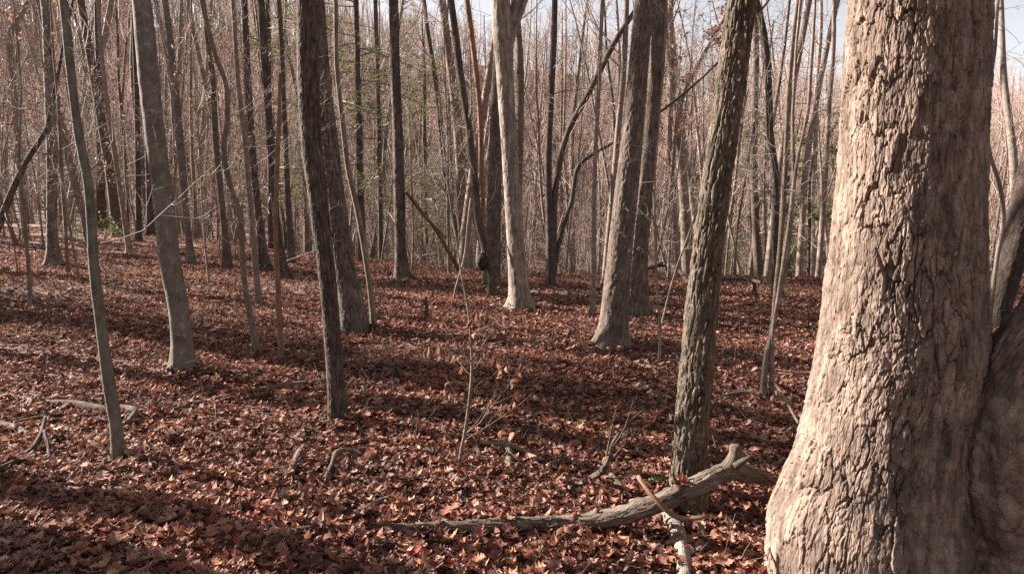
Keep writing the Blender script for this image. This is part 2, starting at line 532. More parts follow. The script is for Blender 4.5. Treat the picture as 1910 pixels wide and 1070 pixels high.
def sprout(P, R, K, rng, t0=0.25, t1=1.0, spread=(0.6, 1.1), lf=(0.4, 0.65), rf=0.6, jit=0.16, up=0.08, n=6, length=None, rmin=0.002, flat=0.0):
    """K children on each of the polylines P (T,n0,3)"""
    T, n0, _ = P.shape
    N = T * K
    par = np.repeat(np.arange(T), K)
    f = rng.uniform(t0, t1, N) * (n0 - 1)
    i = np.minimum(f.astype(int), n0 - 2)
    w = (f - i)[:, None]
    b = P[par, i] * (1 - w) + P[par, i + 1] * w
    rb = R[par, i] * (1 - w[:, 0]) + R[par, i + 1] * w[:, 0]
    tg = P[par, i + 1] - P[par, i]
    tg /= np.linalg.norm(tg, axis=1, keepdims=True) + 1e-9
    pr = rng.normal(size=(N, 3))
    if flat:
        pr[:, 2] *= (1 - flat)
    pr -= tg * (pr * tg).sum(1, keepdims=True)
    pr /= np.linalg.norm(pr, axis=1, keepdims=True) + 1e-9
    an = rng.uniform(*spread, N)[:, None]
    d = tg * np.cos(an) + pr * np.sin(an)
    L = np.linalg.norm(np.diff(P, axis=1), axis=2).sum(1)[par] if length is None else np.full(N, length)
    L = L * rng.uniform(*lf, N) * (1.15 - 0.5 * f / (n0 - 1))
    r0 = np.maximum(rb * rf * rng.uniform(0.7, 1.1, N), rmin)
    out = np.empty((N, n, 3))
    out[:, 0] = b
    for j in range(1, n):
        d = d + rng.normal(size=(N, 3)) * jit + np.array([0, 0, up])
        d /= np.linalg.norm(d, axis=1, keepdims=True)
        out[:, j] = out[:, j - 1] + d * (L / (n - 1))[:, None]
    rr = r0[:, None] * np.linspace(1, 0.35, n)[None]
    return out, rr


def resample(P, R, s_new):
    """Catmull-Rom through P by arc length; R by smooth interpolation"""
    P = np.asarray(P, float)
    R = np.asarray(R, float)
    seg = np.linalg.norm(np.diff(P, axis=0), axis=1)
    s = np.concatenate([[0], np.cumsum(seg)])
    m = np.gradient(P, s, axis=0) if len(P) > 2 else np.repeat((P[1] - P[0])[None] / seg[0], 2, 0)
    mr = np.gradient(R, s) if len(P) > 2 else np.zeros(2)
    i = np.clip(np.searchsorted(s, s_new, side='right') - 1, 0, len(P) - 2)
    h = (s[i + 1] - s[i])
    t = (s_new - s[i]) / h
    h00, h10, h01, h11 = 2 * t**3 - 3 * t**2 + 1, t**3 - 2 * t**2 + t, -2 * t**3 + 3 * t**2, t**3 - t**2
    Pn = h00[:, None] * P[i] + (h10 * h)[:, None] * m[i] + h01[:, None] * P[i + 1] + (h11 * h)[:, None] * m[i + 1]
    Rn = h00 * R[i] + h10 * h * mr[i] + h01 * R[i + 1] + h11 * h * mr[i + 1]
    return Pn, np.maximum(Rn, R.min() * 0.6), s[-1]


PLATE = []


def trunk_mesh(name, P, R, mat, sides, ds, zvis, relief=None, flare=0.0, lobes=4, seed=0, cap=True, shift=0.0, face=None):
    """one trunk along the polyline P (foot first); fine rings up to height zvis, coarse above. relief(theta, s, r) -> metres"""
    P = np.asarray(P, float)
    seg = np.linalg.norm(np.diff(P, axis=0), axis=1)
    S = seg.sum()
    sv = 0.0
    cs = np.concatenate([[0], np.cumsum(seg)])
    zz = P[:, 2]
    hi = np.argmax(zz > zvis) if (zz > zvis).any() else len(P) - 1
    sv = min(cs[hi], S)
    if hi > 0 and zz[hi] > zvis:                  # stop just above the height asked for
        sv = cs[hi - 1] + (cs[hi] - cs[hi - 1]) * float(np.clip((zvis - zz[hi - 1]) / (zz[hi] - zz[hi - 1] + 1e-6), 0, 1))
    s = np.arange(0, sv, ds)
    if sv < S - 0.3:
        s = np.concatenate([s, np.linspace(sv, S, max(3, int((S - sv) / 0.5)))])
    else:
        s = np.concatenate([s, [S]])
    C, Rr, _ = resample(P, R, s)
    n = len(s)
    t = np.gradient(C, s, axis=0)
    t /= np.linalg.norm(t, axis=1, keepdims=True)
    a = np.cross(t, np.array([0, -1.0, 0]))      # frame that stays put around the trunk
    a /= np.linalg.norm(a, axis=1, keepdims=True)
    b = np.cross(t, a)
    th = np.arange(sides) / sides * 2 * math.pi
    if face is not None:                          # more points on the side that is looked at
        th = th - 0.6 * np.sin(th - face)
    TH, SS = np.meshgrid(th, s)
    RR = np.repeat(Rr[:, None], sides, 1)
    rm = float(np.median(Rr[: max(2, int(sv / ds))]))
    g = rm * (1 + 0 * RR)
    d = 0.035 * RR * fbm(np.cos(TH) * 1.3 + seed, np.sin(TH) * 1.3, SS * 1.2 / max(rm, 0.05) * 0.25, 3)
    if flare:
        h = np.maximum(SS - 0.24, 0)
        lob = 0.5 + 0.5 * np.cos(TH * lobes + seed + 1.2 * np.sin(TH + seed))
        d = d + RR * 2.0 * flare * np.exp(-h / (0.06 + 0.42 * rm)) * (0.25 + 0.75 * lob)
    if relief is not None:
        PLATE.clear()
        d = d + relief(TH, SS, rm)
    rad = np.maximum(RR + d, 0.002)
    V = C[:, None] + rad[..., None] * (a[:, None] * np.cos(TH)[..., None] + b[:, None] * np.sin(TH)[..., None])
    co = np.stack([np.cos(TH) * g, np.sin(TH) * g, SS + shift], -1) + seed * 1.37 * np.array([1, 0, 0])
    k = np.arange(sides)
    k2 = (k + 1) % sides
    i = (np.arange(n - 1) * sides)[:, None]
    Q = np.stack([i + k, i + k2, i + sides + k2, i + sides + k], -1).reshape(-1, 4)
    V = V.reshape(-1, 3)
    co = co.reshape(-1, 3)
    tr = None
    if cap:
        V = np.concatenate([V, C[-1:] + t[-1:] * Rr[-1] * 0.6])
        co = np.concatenate([co, co[-1:]])
        tr = np.stack([(n - 1) * sides + k, (n - 1) * sides + k2, np.full(sides, len(V) - 1)], -1)
    pl = None
    if PLATE and relief is not None:
        pl = np.zeros(len(V))
        pl[:n * sides] = PLATE[0].ravel()
    return raw_mesh(name, V, Q, tr, co, mat, plate=pl)


def plates(depth, nu_w, nv_h, edge=0.28, seed=0, fine=0.25, warp=0.5):
    """bark plates nu_w metres wide and nv_h tall, parted by furrows of the given depth"""
    def f(TH, S, r):
        nu = max(5, int(round(2 * math.pi * r / nu_w)))
        u = TH / (2 * math.pi) * nu
        v = S / nv_h
        cx, cy = np.cos(TH) * r, np.sin(TH) * r
        w1 = fbm(cx / nu_w * 0.8 + seed, cy / nu_w * 0.8, v * 1.3, 3)
        w2 = fbm(cx / nu_w * 0.8 - seed, cy / nu_w * 0.8 + 5, v * 1.3, 3)
        e, rid = cells(u + warp * w1 * 1.2, v + warp * w2 + 0.5 * w1, nu, seed)
        e2, rid2 = cells(u * 2 + w2, v * 2.3 + w1, nu * 2, seed + 5)
        gate = sstep(-0.25, 0.25, fbm(cx * 6 + seed, cy * 6, S * 2.2, 3) + 0.12)
        pl = sstep(0.02, edge, e)
        pl2 = sstep(0.0, 0.22, e2)
        lvl = (rid - 0.5) * 0.35 + (rid2 - 0.5) * 0.25
        PLATE.append(np.clip((rid - 0.5) * 1.6 + (rid2 - 0.5) * 1.2, -1, 1))
        fn = fbm(cx * 90, cy * 90, S * 45 + seed, 3)
        return depth * ((pl - 1) * (0.45 + 0.55 * gate) + 0.22 * (pl2 - 1) + lvl * pl + fine * fn)
    return f


def ridges(depth, w, seed=0, length=0.16):
    """long tight vertical ridges that merge and part"""
    def f(TH, S, r):
        nu = max(6, int(round(2 * math.pi * r / w)))
        cx, cy = np.cos(TH) * r, np.sin(TH) * r
        w1 = fbm(cx / w * 0.35 + seed, cy / w * 0.35, S / length, 3)
        e, rid = cells(TH / (2 * math.pi) * nu + 1.1 * w1, S / length * 1.4 + w1, nu, seed)
        PLATE.append((rid - 0.5) * 1.6)
        fn = fbm(cx * 110, cy * 110, S * 40 + seed, 2)
        return depth * (sstep(0.0, 0.35, e) - 1 + 0.3 * (rid - 0.5) + 0.2 * fn)
    return f


def smooth_bark(depth, seed=0):
    def f(TH, S, r):
        cx, cy = np.cos(TH) * r, np.sin(TH) * r
        return depth * (fbm(cx * 9 + seed, cy * 9, S * 7, 3) + 0.35 * fbm(cx * 40, cy * 40, S * 25 + seed, 2))
    return f


# ------------------------------------------------------------------ objects and tags
def link(name, data, parent=None, loc=None, kind=None, label=None):
    o = bpy.data.objects.new(name, data)
    COL.objects.link(o)
    if parent is not None:
        o.parent = parent
    if loc is not None:
        o.location = loc
    if kind:
        o["kind"] = kind
    if label:
        o["label"] = label
    return o


def tag(o, label, cat, group=None):
    o["label"] = label
    o["category"] = cat
    if group:
        o["group"] = group
    return o


def thing(name, label, cat, loc, group=None):
    return tag(link(name, None, None, loc), label, cat, group)


# ------------------------------------------------------------------ the ground
def warped(lo, hi, n, k):
    u = np.linspace(-1, 1, n)
    w = np.sinh(k * u) / math.sinh(k)
    return np.where(w < 0, -w * lo, w * hi)


gx = warped(-420, 420, 330, 5.2)
gy = warped(-70, 900, 360, 5.2) + 4.0
GX, GY = np.meshgrid(gx, gy)
GZ = terrain(GX, GY)
GZ = GZ + 0.03 * fbm(GX * 1.6, GY * 1.6, 0 * GX, 3) * (np.hypot(GX, GY) < 40)
nx = len(gx)
ii = (np.arange(len(gy) - 1) * nx)[:, None] + np.arange(nx - 1)[None]
GQ = np.stack([ii, ii + 1, ii + nx + 1, ii + nx], -1).reshape(-1, 4)
ground = link("ground", raw_mesh("ground", np.stack([GX, GY, GZ], -1).reshape(-1, 3), GQ, None, None, M['ground']), kind="structure")
ground["label"] = "forest floor under red and tan fallen leaves"


# ------------------------------------------------------------------ leaves
def leaf_mesh(name, widths, L, curl, fold, twist, stem, seed, mat):
    """a leaf blade: midrib along y, one lobed edge each side; widths are (left, right) half widths along it"""
    r = np.random.default_rng(seed)
    n = len(widths)
    y = np.linspace(0, 1, n)
    V, Q = [], []
    for i in range(n):
        wl, wr = widths[i]
        z = curl * (y[i] - 0.5) ** 2 * 4 * L * 0.5 + twist * L * 0.1 * math.sin(y[i] * 5 + seed)
        yy = (y[i] - 0.5) * L
        xs = 0.08 * L * math.sin(3 * y[i] + seed) * twist
        dl, dr = r.normal(0, 0.06, 2)
        V += [(xs - wl * L, yy + 0.06 * L * (wl > 0.2), z + fold * wl * L + dl * L * wl * 2), (xs, yy, z), (xs + wr * L, yy + 0.06 * L * (wr > 0.2), z + fold * wr * L + dr * L * wr * 2)]
    for i in range(n - 1):
        a = i * 3
        Q += [(a, a + 1, a + 4, a + 3), (a + 1, a + 2, a + 5, a + 4)]
    if stem:
        k = len(V)
        V += [(-0.008 * L, -0.5 * L, 0), (0.008 * L, -0.5 * L, 0), (0.004 * L, -0.72 * L, 0.05 * L), (-0.004 * L, -0.72 * L, 0.05 * L)]
        Q.append((k, k + 1, k + 2, k + 3))
    return raw_mesh(name, np.array(V), np.array(Q), None, None, mat)


red_oak = [(0.02, 0.02), (0.10, 0.09), (0.30, 0.26), (0.10, 0.12), (0.40, 0.36), (0.11, 0.10), (0.34, 0.38), (0.09, 0.10), (0.20, 0.18), (0.05, 0.05), (0.005, 0.005)]
white_oak = [(0.02, 0.02), (0.10, 0.11), (0.20, 0.18), (0.11, 0.10), (0.29, 0.27), (0.15, 0.14), (0.33, 0.32), (0.19, 0.17), (0.24, 0.23), (0.15, 0.16), (0.02, 0.02)]
oval = [(0.01, 0.01), (0.10, 0.09), (0.17, 0.16), (0.22, 0.21), (0.24, 0.24), (0.23, 0.24), (0.20, 0.2), (0.15, 0.14), (0.08, 0.08), (0.005, 0.005)]
broad = [(0.03, 0.03), (0.30, 0.28), (0.42, 0.45), (0.30, 0.32), (0.48, 0.46), (0.28, 0.26), (0.24, 0.27), (0.10, 0.10), (0.005, 0.005)]
LEAFDEFS = [(red_oak, 0.15, 0.35, 0.35, 0.4), (red_oak, 0.14, -0.3, 0.5, 0.8), (white_oak, 0.13, 0.5, -0.3, 0.5), (oval, 0.115, 0.7, 0.7, 0.6),
            (broad, 0.11, 0.5, 0.55, 0.5), (oval, 0.10, -0.8, -0.6, 1.2), (red_oak, 0.13, 0.9, 0.9, 1.2), (white_oak, 0.12, -0.5, 0.7, 1.0)]
leaf_meshes = [leaf_mesh("fallen_leaf", w, L, c, f, tw, True, k, M['litter']) for k, (w, L, c, f, tw) in enumerate(LEAFDEFS)]

# loose twigs all over the floor
tr_ = np.random.default_rng(8)
n = 2600
a = tr_.uniform(-0.8, 0.8, n)
r = np.sqrt(tr_.uniform(1.5**2, 18**2, n))
p0 = np.stack([np.sin(a) * r, np.cos(a) * r], 1)
th = tr_.uniform(0, 6.28, n)
Ls = tr_.uniform(0.1, 0.5, n) * np.where(tr_.uniform(0, 1, n) < 0.12, 2.2, 1)
TP = np.zeros((n, 5, 3))
for j in range(5):
    th2 = th + 0.25 * (j - 2) * tr_.normal(0, 1, n)
    q = p0 + np.stack([np.cos(th2), np.sin(th2)], 1) * (Ls * j / 4)[:, None]
    TP[:, j, :2] = q
    TP[:, j, 2] = terrain(q[:, 0], q[:, 1]) + 0.05 + 0.02 * tr_.normal(0, 1, n) + (tr_.uniform(0, 1, n) < 0.2) * 0.05 * j
TR = tr_.uniform(0.0016, 0.0045, n)[:, None] * np.linspace(1, 0.5, 5)[None]
link("twig_litter", tube_mesh("twig_litter", [(TP, TR, 4)], M['dead']), kind="stuff", label="scattered fallen twigs among the leaves")


# ------------------------------------------------------------------ traced trees
def trace_points(trace, y0=None, lean=0.0):
    """trace: (px, py, width px) from the top of the photo down to the foot -> points foot first, radii"""
    bx, by, bw = trace[-1]
    if y0 is None:
        h = hit(bx, by, 0.055)
        y0 = h[1] + bw / 2 / FPX * h[1]
    P, R = [], []
    for px, py, w in reversed(trace):
        p, t = at_depth(px, py, y0)
        ct = math.cos(math.atan((px - 955) / FPX))
        P.append(p)
        R.append(w / 2 * t / FPX * ct)
    P = np.array(P)
    if lean:
        P[:, 1] += lean * (P[:, 2] - P[0, 2])
    return P, np.array(R), y0


def extend(P, R, height, rng):
    """carry the trunk on from the top of the photo to its full height, and below the ground"""
    d = P[-1] - P[-2]
    d /= np.linalg.norm(d)
    P, R = list(P), list(R)
    rt, zt = R[-1], P[-1][2]
    g = float(terrain(P[0][0], P[0][1]))
    left = height - (zt - g)
    nseg = 6
    if left > 0.8:
        for i in range(nseg):
            d = d * 0.85 + np.array([0, 0, 0.15]) + rng.normal(0, 0.05, 3)
            d /= np.linalg.norm(d)
            P.append(P[-1] + d * left / nseg)
            R.append(rt * (1 - 0.8 * (i + 1) / nseg))
    f = P[0] - (P[1] - P[0]) / np.linalg.norm(P[1] - P[0]) * 0.25
    return np.array([f] + P), np.array([R[0] * 1.05] + R)


def crown_groups(P, R, rng, z0, z1, nlimb, lf, kids=(5, 5), sides=(5, 3, 3), spread=(0.6, 1.2), rf=0.45, up=0.1, rmin=0.0022):
    """limbs and twigs on the trunk between heights z0 and z1"""
    s = np.concatenate([[0], np.cumsum(np.linalg.norm(np.diff(P, axis=0), axis=1))])
    zs = P[:, 2]
    o = np.argsort(zs)
    s0, s1 = np.interp(z0, zs[o], s[o]), np.interp(z1, zs[o], s[o])
    sn = np.linspace(s0, max(s1, s0 + 0.3), 9)
    C = np.stack([np.interp(sn, s, P[:, k]) for k in range(3)], 1)[None]
    r = np.interp(sn, s, R)[None]
    A, Ra = sprout(C, r, nlimb, rng, 0.0, 1.0, spread, lf, rf, 0.17, up, 7, 1.0)
    G = [(A, Ra, sides[0])]
    prevP, prevR = A, Ra
    for lvl, k in enumerate(kids):
        prevP, prevR = sprout(prevP, prevR, k, rng, 0.2, 1.0, (0.45, 1.0), (0.3, 0.6), 0.55, 0.2, 0.05, 5 if lvl == 0 else 4, rmin=rmin)
        G.append((prevP, prevR, sides[min(lvl + 1, 2)]))
    return G


def traced_tree(name, label, trace, mat, height=18, sides=16, ds=0.06, relief=None, flare=0.0, lobes=4, seed=0, limbs=6, low=0, y0=None,
                lean=0.0, group=None, cat="tree", crown=True, low_len=(0.6, 1.6), kids=(4, 3), twig='twig'):
    rng = np.random.default_rng(seed + 100)
    P, R, y0 = trace_points(trace, y0, lean)
    ztop = P[-1][2] + 0.3
    P, R = extend(P, R, height, rng)
    foot = P[1].copy()
    root = thing(name, label, cat, foot, group)
    me = trunk_mesh("trunk", P - foot, R, M[mat], sides, ds, ztop - foot[2], relief, flare, lobes, seed)
    link("trunk", me, root)
    G = []
    if crown and limbs:
        z0 = max(ztop + 0.6, foot[2] + height * 0.48)
        G += crown_groups(P, R, rng, z0, foot[2] + height * 0.97, limbs, (1.6, 4.2), kids)
    if low:
        G += crown_groups(P, R, rng, foot[2] + 0.9, ztop, int(low * 1.8), low_len, (4, 3), (4, 3, 3), (0.8, 1.5), 0.16, 0.04, rmin=0.0028)
    if G:
        G = [(g[0] - foot, g[1], g[2]) for g in G]
        link("crown", tube_mesh("crown", G, M[twig]), root)
    return root, P, R, y0


# --- the big double trunked oak on the right
OY = 2.95
big_trace = [(1712, 0, 274), (1706, 130, 277), (1699, 270, 279), (1694, 400, 291), (1684, 530, 308), (1680, 631, 322), (1660, 732, 318), (1634, 883, 342),
             (1620, 984, 398), (1622, 1065, 420), (1620, 1130, 470), (1620, 1190, 530)]
P, R, _ = trace_points(big_trace, OY)
foot = np.array([P[0][0], P[0][1], float(terrain(P[0][0], P[0][1]))])
rng = np.random.default_rng(1)
P1, R1 = extend(P, R, 19, rng)
oak = thing("oak_tree", "massive double-trunked oak with pale plated bark, half sunlit", "tree", foot)


def big_relief(TH, S, r):
    """long broken plates parted by upright cracks, with ragged flakes that lift at their lower edge"""
    cx, cy = np.cos(TH) * r, np.sin(TH) * r
    rag1 = fbm(cx * 75 + 3, cy * 75, S * 32, 3)
    rag2 = fbm(cx * 75 - 9, cy * 75, S * 32 + 7, 3)
    slow = fbm(cx * 9, cy * 9, S * 2.5, 2)
    nu = int(round(2 * math.pi * r / 0.044))
    u = TH / (2 * math.pi) * nu
    e, rid, dv = cells(u + 0.45 * rag1 + 0.5 * slow, S / 0.20 + 0.18 * rag2, nu, 4, True)
    e2, rid2, dv2 = cells(u * 2 + 0.5 * rag2 + slow, S / 0.058 + 0.3 * rag1, nu * 2, 19, True)
    gate = sstep(-0.22, 0.12, fbm(cx * 7 + 2, cy * 7, S * 3.0, 3))
    deep = (1 - sstep(0.01, 0.085, e)) * (0.25 + 0.75 * gate)
    thin = (1 - sstep(0.0, 0.10, e2)) * sstep(-0.15, 0.2, fbm(cx * 11 - 4, cy * 11, S * 6, 2))
    lift = np.clip(-dv2, -0.5, 0.6) * 0.006 + np.clip(-dv, -0.5, 0.6) * 0.005
    a = -0.018 * deep - 0.005 * thin + 0.4 * lift * (1 - deep) + 0.005 * (rid - 0.5) + 0.0035 * (rid2 - 0.5)
    seam, _ = cells(TH / (2 * math.pi) * int(nu * 0.6) + 0.9 * fbm(cx * 14 + 5, cy * 14, S * 4.5, 3), S / 0.55 + 0.4 * slow, int(nu * 0.6), 33)
    a = a - 0.016 * (1 - sstep(0.01, 0.07, seam)) * gate                                   # long upright furrows
    flake = np.round(fbm(cx * 30, cy * 30, S * 14, 3) * 6) / 6 * 0.0045
    fine = 0.0028 * fbm(cx * 130, cy * 130, S * 90, 2)
    b = 0.012 * fbm(np.cos(TH) * 2.6, np.sin(TH) * 2.6, S * 4, 3)
    low = 1 - sstep(0.35, 0.95, S + 0.35 * fbm(np.cos(TH) * 2, np.sin(TH) * 2, S * 2, 3))   # the swollen foot is smoother and lumpy
    lump = 0.05 * fbm(np.cos(TH) * 3 + 4, np.sin(TH) * 3, S * 4, 4) + 0.014 * fbm(np.cos(TH) * 11 + 4, np.sin(TH) * 11, S * 13, 3)
    PLATE.append(np.clip((rid - 0.5) * 1.3 + (rid2 - 0.5) * 1.3, -1, 1) * (1 - 0.5 * low))
    return a * (1 - 0.55 * low) + flake + fine + b + lump * low


link("trunk", trunk_mesh("trunk", P1 - foot, R1, M['oak_big'], 520, 0.006, P[-1][2] + 0.25 - foot[2], big_relief, 0.05, 5, 2, face=math.radians(238)), oak)
sec_trace = [(2290, -350, 118), (2180, 0, 128), (2090, 250, 140), (2040, 450, 170), (1990, 580, 190), (1936, 680, 224), (1905, 780, 280), (1905, 880, 316), (1915, 980, 346), (1920, 1080, 390), (1920, 1190, 450)]
P, R, _ = trace_points(sec_trace, OY - 0.2)
P2, R2 = extend(P, R, 17, rng)


def sec_relief(TH, S, r):
    a = plates(0.010, 0.04, 0.09, 0.3, 9, 0.25, 0.6)(TH, S, r)
    return 0.9 * a + 0.004 * fbm(np.cos(TH) * 26, np.sin(TH) * 26, S * 40, 3) + 0.03 * fbm(np.cos(TH) * 3, np.sin(TH) * 3, S * 3.5, 4)


link("second_trunk", trunk_mesh("second_trunk", P2 - foot, R2, M['oak_big'], 320, 0.008, P[-1][2] + 0.1 - foot[2], sec_relief, 0.08, 4, 7), oak, label="dark shaded second trunk leaning away to the right")
G = crown_groups(P1, R1, rng, 6.5, 18, 12, (2, 5), (5, 5)) + crown_groups(P2, R2, rng, 6, 16, 9, (2, 4.5), (5, 5))
link("crown", tube_mesh("crown", [(g[0] - foot, g[1], g[2]) for g in G], M['twig']), oak)

# --- the scaly barked tree with the fallen branch at its foot


def scaly_relief(TH, S, r):
    a = plates(0.009, 0.022, 0.075, 0.25, 21, 0.25, 0.7)(TH, S, r) + ridges(0.008, 0.03, 22, 0.3)(TH, S, r)
    d = np.abs(np.mod(TH - 4.95 - 0.22 * fbm(S * 0 + 3, S * 2.2, S * 0, 3) + math.pi, 2 * math.pi) - math.pi)   # a rough rib of heaped plates up its near face
    rib = np.exp(-(d / 0.26) ** 2)
    e, rid = cells(TH / (2 * math.pi) * 20 + 0.5 * fbm(S * 9, S * 0, TH, 2), S / 0.055, 20, 5)
    return a + rib * (0.014 + 0.014 * (sstep(0.02, 0.3, e) - 0.8) + 0.008 * (rid - 0.5))


T2 = traced_tree("scaly_tree", "rough scaly-barked leaning tree just left of the massive oak, a fallen branch across its foot",
                 [(1385, 0, 58), (1350, 252, 58), (1322, 450, 60), (1314, 530, 62), (1298, 707, 66), (1284, 883, 71), (1283, 957, 80)],
                 'scaly', 16, 150, 0.012, scaly_relief, 0.10, 4, 3)
T3 = traced_tree("oak_tree", "grey-brown oak with wide flared foot beside its paler neighbour at the centre right",
                 [(1201, 0, 36), (1191, 126, 38), (1180, 252, 41), (1166, 380, 45), (1153, 505, 48), (1145, 600, 56), (1142, 648, 68)],
                 'oak', 20, 72, 0.018, ridges(0.009, 0.020, 5), 0.28, 5, 5)
T4 = traced_tree("oak_tree", "oak with a bright sunlit left edge, close behind the flared grey-brown oak",
                 [(1232, 0, 28), (1224, 151, 28), (1213, 252, 28), (1202, 380, 29), (1193, 505, 31), (1193, 560, 36), (1195, 589, 46)],
                 'oak', 20, 56, 0.025, ridges(0.008, 0.022, 8), 0.22, 5, 9)
T5 = traced_tree("pale_forked_tree", "pale grey tree that forks near the top of the picture, at the centre",
                 [(928, -60, 34), (933, 0, 36), (938, 60, 40), (941, 126, 34), (949, 252, 31), (957, 378, 32), (965, 505, 35), (969, 552, 42), (970, 573, 50)],
                 'pale', 19, 64, 0.022, ridges(0.006, 0.03, 12, 0.3), 0.22, 6, 11)
# its fork
Pf, Rf, _ = trace_points([(1035, -180, 22), (1000, -70, 25), (968, 10, 27), (948, 75, 24), (943, 120, 16)], T5[3] + 0.05)
Pf2, Rf2 = extend(Pf, Rf, 15, rng)
f5 = np.array(T5[0].location)
link("fork", trunk_mesh("fork", Pf2[1:] - f5, Rf2[1:], M['pale'], 24, 0.05, Pf[-1][2] - f5[2], ridges(0.005, 0.03, 13, 0.3), 0, 4, 14), T5[0])

TA = traced_tree("brown_tree", "front stem of the overlapping brown pair, its foot nearer with slight bend",
                 [(572, -30, 44), (573, 0, 43), (575, 126, 42), (580, 252, 41), (594, 378, 37), (609, 505, 33), (618, 600, 33), (625, 700, 33), (631, 786, 38)],
                 'twin', 17, 90, 0.014, ridges(0.0055, 0.014, 31, 0.10), 0.10, 4, 15)
TB = traced_tree("brown_tree", "thick dark-footed rear stem of the overlapping brown pair, mossy at its base",
                 [(588, 0, 36), (597, 126, 36), (611, 252, 37), (626, 378, 38), (643, 505, 42), (655, 560, 48), (662, 620, 56)],
                 'twin', 20, 80, 0.02, ridges(0.009, 0.02, 33, 0.14), 0.16, 5, 17)
T7 = traced_tree("dark_tree", "straight dark tree with mossy flared foot, left of the centre with the leaning dead pole",
                 [(734, 0, 18), (737, 126, 19), (742, 252, 20), (745, 378, 22), (748, 480, 24), (751, 521, 32)],
                 'dark', 20, 40, 0.03, ridges(0.012, 0.03, 35, 0.18), 0.3, 5, 19, low=3)
T8 = traced_tree("beech_tree", "smooth grey beech with pale lichen blotches and a flared foot by a pale stone",
                 [(264, 0, 38), (276, 126, 41), (289, 252, 39), (305, 378, 40), (320, 505, 41), (330, 556, 40), (339, 640, 42), (342, 696, 54)],
                 'beech', 19, 80, 0.02, smooth_bark(0.006, 2), 0.22, 5, 21)
T9 = traced_tree("mossy_tree", "slender crooked grey-green tree with mossy bark in the left foreground",
                 [(119, 0, 20), (134, 151, 18), (147, 252, 18), (166, 353, 20), (170, 420, 18), (176, 505, 21), (186, 588, 22), (203, 713, 25), (218, 807, 26), (221, 848, 29)],
                 'mossy', 12, 64, 0.016, smooth_bark(0.004, 6), 0.10, 4, 23, low=3, low_len=(0.5, 1.2))
T10 = traced_tree("grey_tree", "straight grey tree with dark flared foot near the left edge",
                  [(84, 0, 20), (92, 151, 22), (97, 303, 22), (98, 454, 25), (102, 495, 34)],
                  'beech', 20, 36, 0.035, ridges(0.007, 0.04, 41, 0.2), 0.35, 5, 25, low=3)
T11 = traced_tree("grey_tree", "slim grey tree standing close right of the lichen-blotched beech",
                  [(307, 0, 13), (325, 151, 14), (339, 303, 15), (353, 454, 14), (357, 492, 19)], 'beech', 17, 24, 0.05, smooth_bark(0.006, 9), 0.25, 4, 27, low=4)
T12 = traced_tree("dark_tree", "tall dark tree with a flared foot, right of the broken reddish snag",
                  [(487, 0, 14), (497, 151, 14), (508, 303, 15), (520, 454, 17), (529, 515, 26)], 'dark', 20, 28, 0.045, ridges(0.01, 0.03, 43), 0.3, 4, 29, low=3)
T13 = traced_tree("dark_tree", "dark straight tree left of the flared dark tree behind the wavy sapling",
                  [(456, 0, 12), (463, 151, 13), (473, 303, 13), (486, 430, 15), (494, 497, 21)], 'dark', 19, 24, 0.05, ridges(0.01, 0.03, 45), 0.3, 4, 31, low=4)
T13b = traced_tree("dark_tree", "short-looking dark trunk standing between the tall dark tree and the brown pair",
                   [(520, 0, 8), (530, 200, 9), (538, 380, 11), (545, 494, 15)], 'dark', 18, 20, 0.06, None, 0.25, 4, 33, low=4)
traced_tree("wavy_sapling", "wavy pale sapling with kinked stem left of the tall dark trees",
            [(372, -20, 9), (388, 50, 9), (404, 110, 9), (420, 151, 9), (424, 220, 10), (418, 283, 10), (429, 343, 10), (447, 399, 11), (451, 454, 11), (457, 535, 11), (467, 590, 12), (480, 651, 14)],
            'thin', 9, 24, 0.03, smooth_bark(0.003, 3), 0.1, 4, 35, low=7, cat="sapling")
traced_tree("grey_sapling", "straight thin grey sapling between the wavy sapling and the broken reddish snag",
            [(434, 0, 9), (444, 151, 9), (456, 252, 10), (465, 353, 10), (476, 480, 11), (483, 566, 13)], 'thin', 12, 20, 0.04, smooth_bark(0.003, 4), 0.15, 4, 37, low=6, cat="sapling")
traced_tree("dead_snag", "thin reddish barkless snag with its top broken off", [(523, 137, 6), (520, 230, 8), (517, 303, 9), (514, 430, 9), (517, 500, 10), (525, 668, 12)],
            'snag', 0, 20, 0.03, smooth_bark(0.003, 5), 0.05, 4, 39, limbs=0, low=3, cat="snag", crown=False, low_len=(0.3, 0.9))
traced_tree("slender_tree", "slender pale leaning tree hugging the right side of the brown pair",
            [(626, 0, 9), (629, 136, 9), (639, 227, 10), (649, 313, 10), (667, 394, 11), (682, 480, 11), (690, 535, 11), (698, 611, 13)], 'thin', 12, 24, 0.03, smooth_bark(0.003, 6), 0.1, 4, 41, low=6, cat="tree")
T18 = traced_tree("crooked_tree", "crooked dark tree with a black burl above its reddish foot",
                  [(841, 0, 13), (861, 151, 13), (876, 252, 14), (886, 340, 15), (894, 420, 16), (908, 470, 18), (917, 530, 16), (915, 552, 17)], 'dark', 17, 28, 0.03, ridges(0.006, 0.02, 51), 0.1, 4, 43, low=4)
traced_tree("barkless_tree", "barkless reddish-tan snag between the crooked burl tree and the pale forked tree", [(871, 0, 10), (884, 101, 10), (894, 192, 10), (898, 300, 10), (900, 400, 11), (905, 512, 13)],
            'snag', 15, 20, 0.05, None, 0.1, 4, 45, limbs=6)
T20 = traced_tree("dark_tree", "broad dark trunk half hidden behind the pale forked tree and crooked burl tree", [(930, 60, 18), (926, 200, 22), (923, 320, 26), (920, 430, 29), (917, 532, 34)],
                  'dark', 19, 36, 0.04, ridges(0.012, 0.035, 53), 0.2, 4, 47)
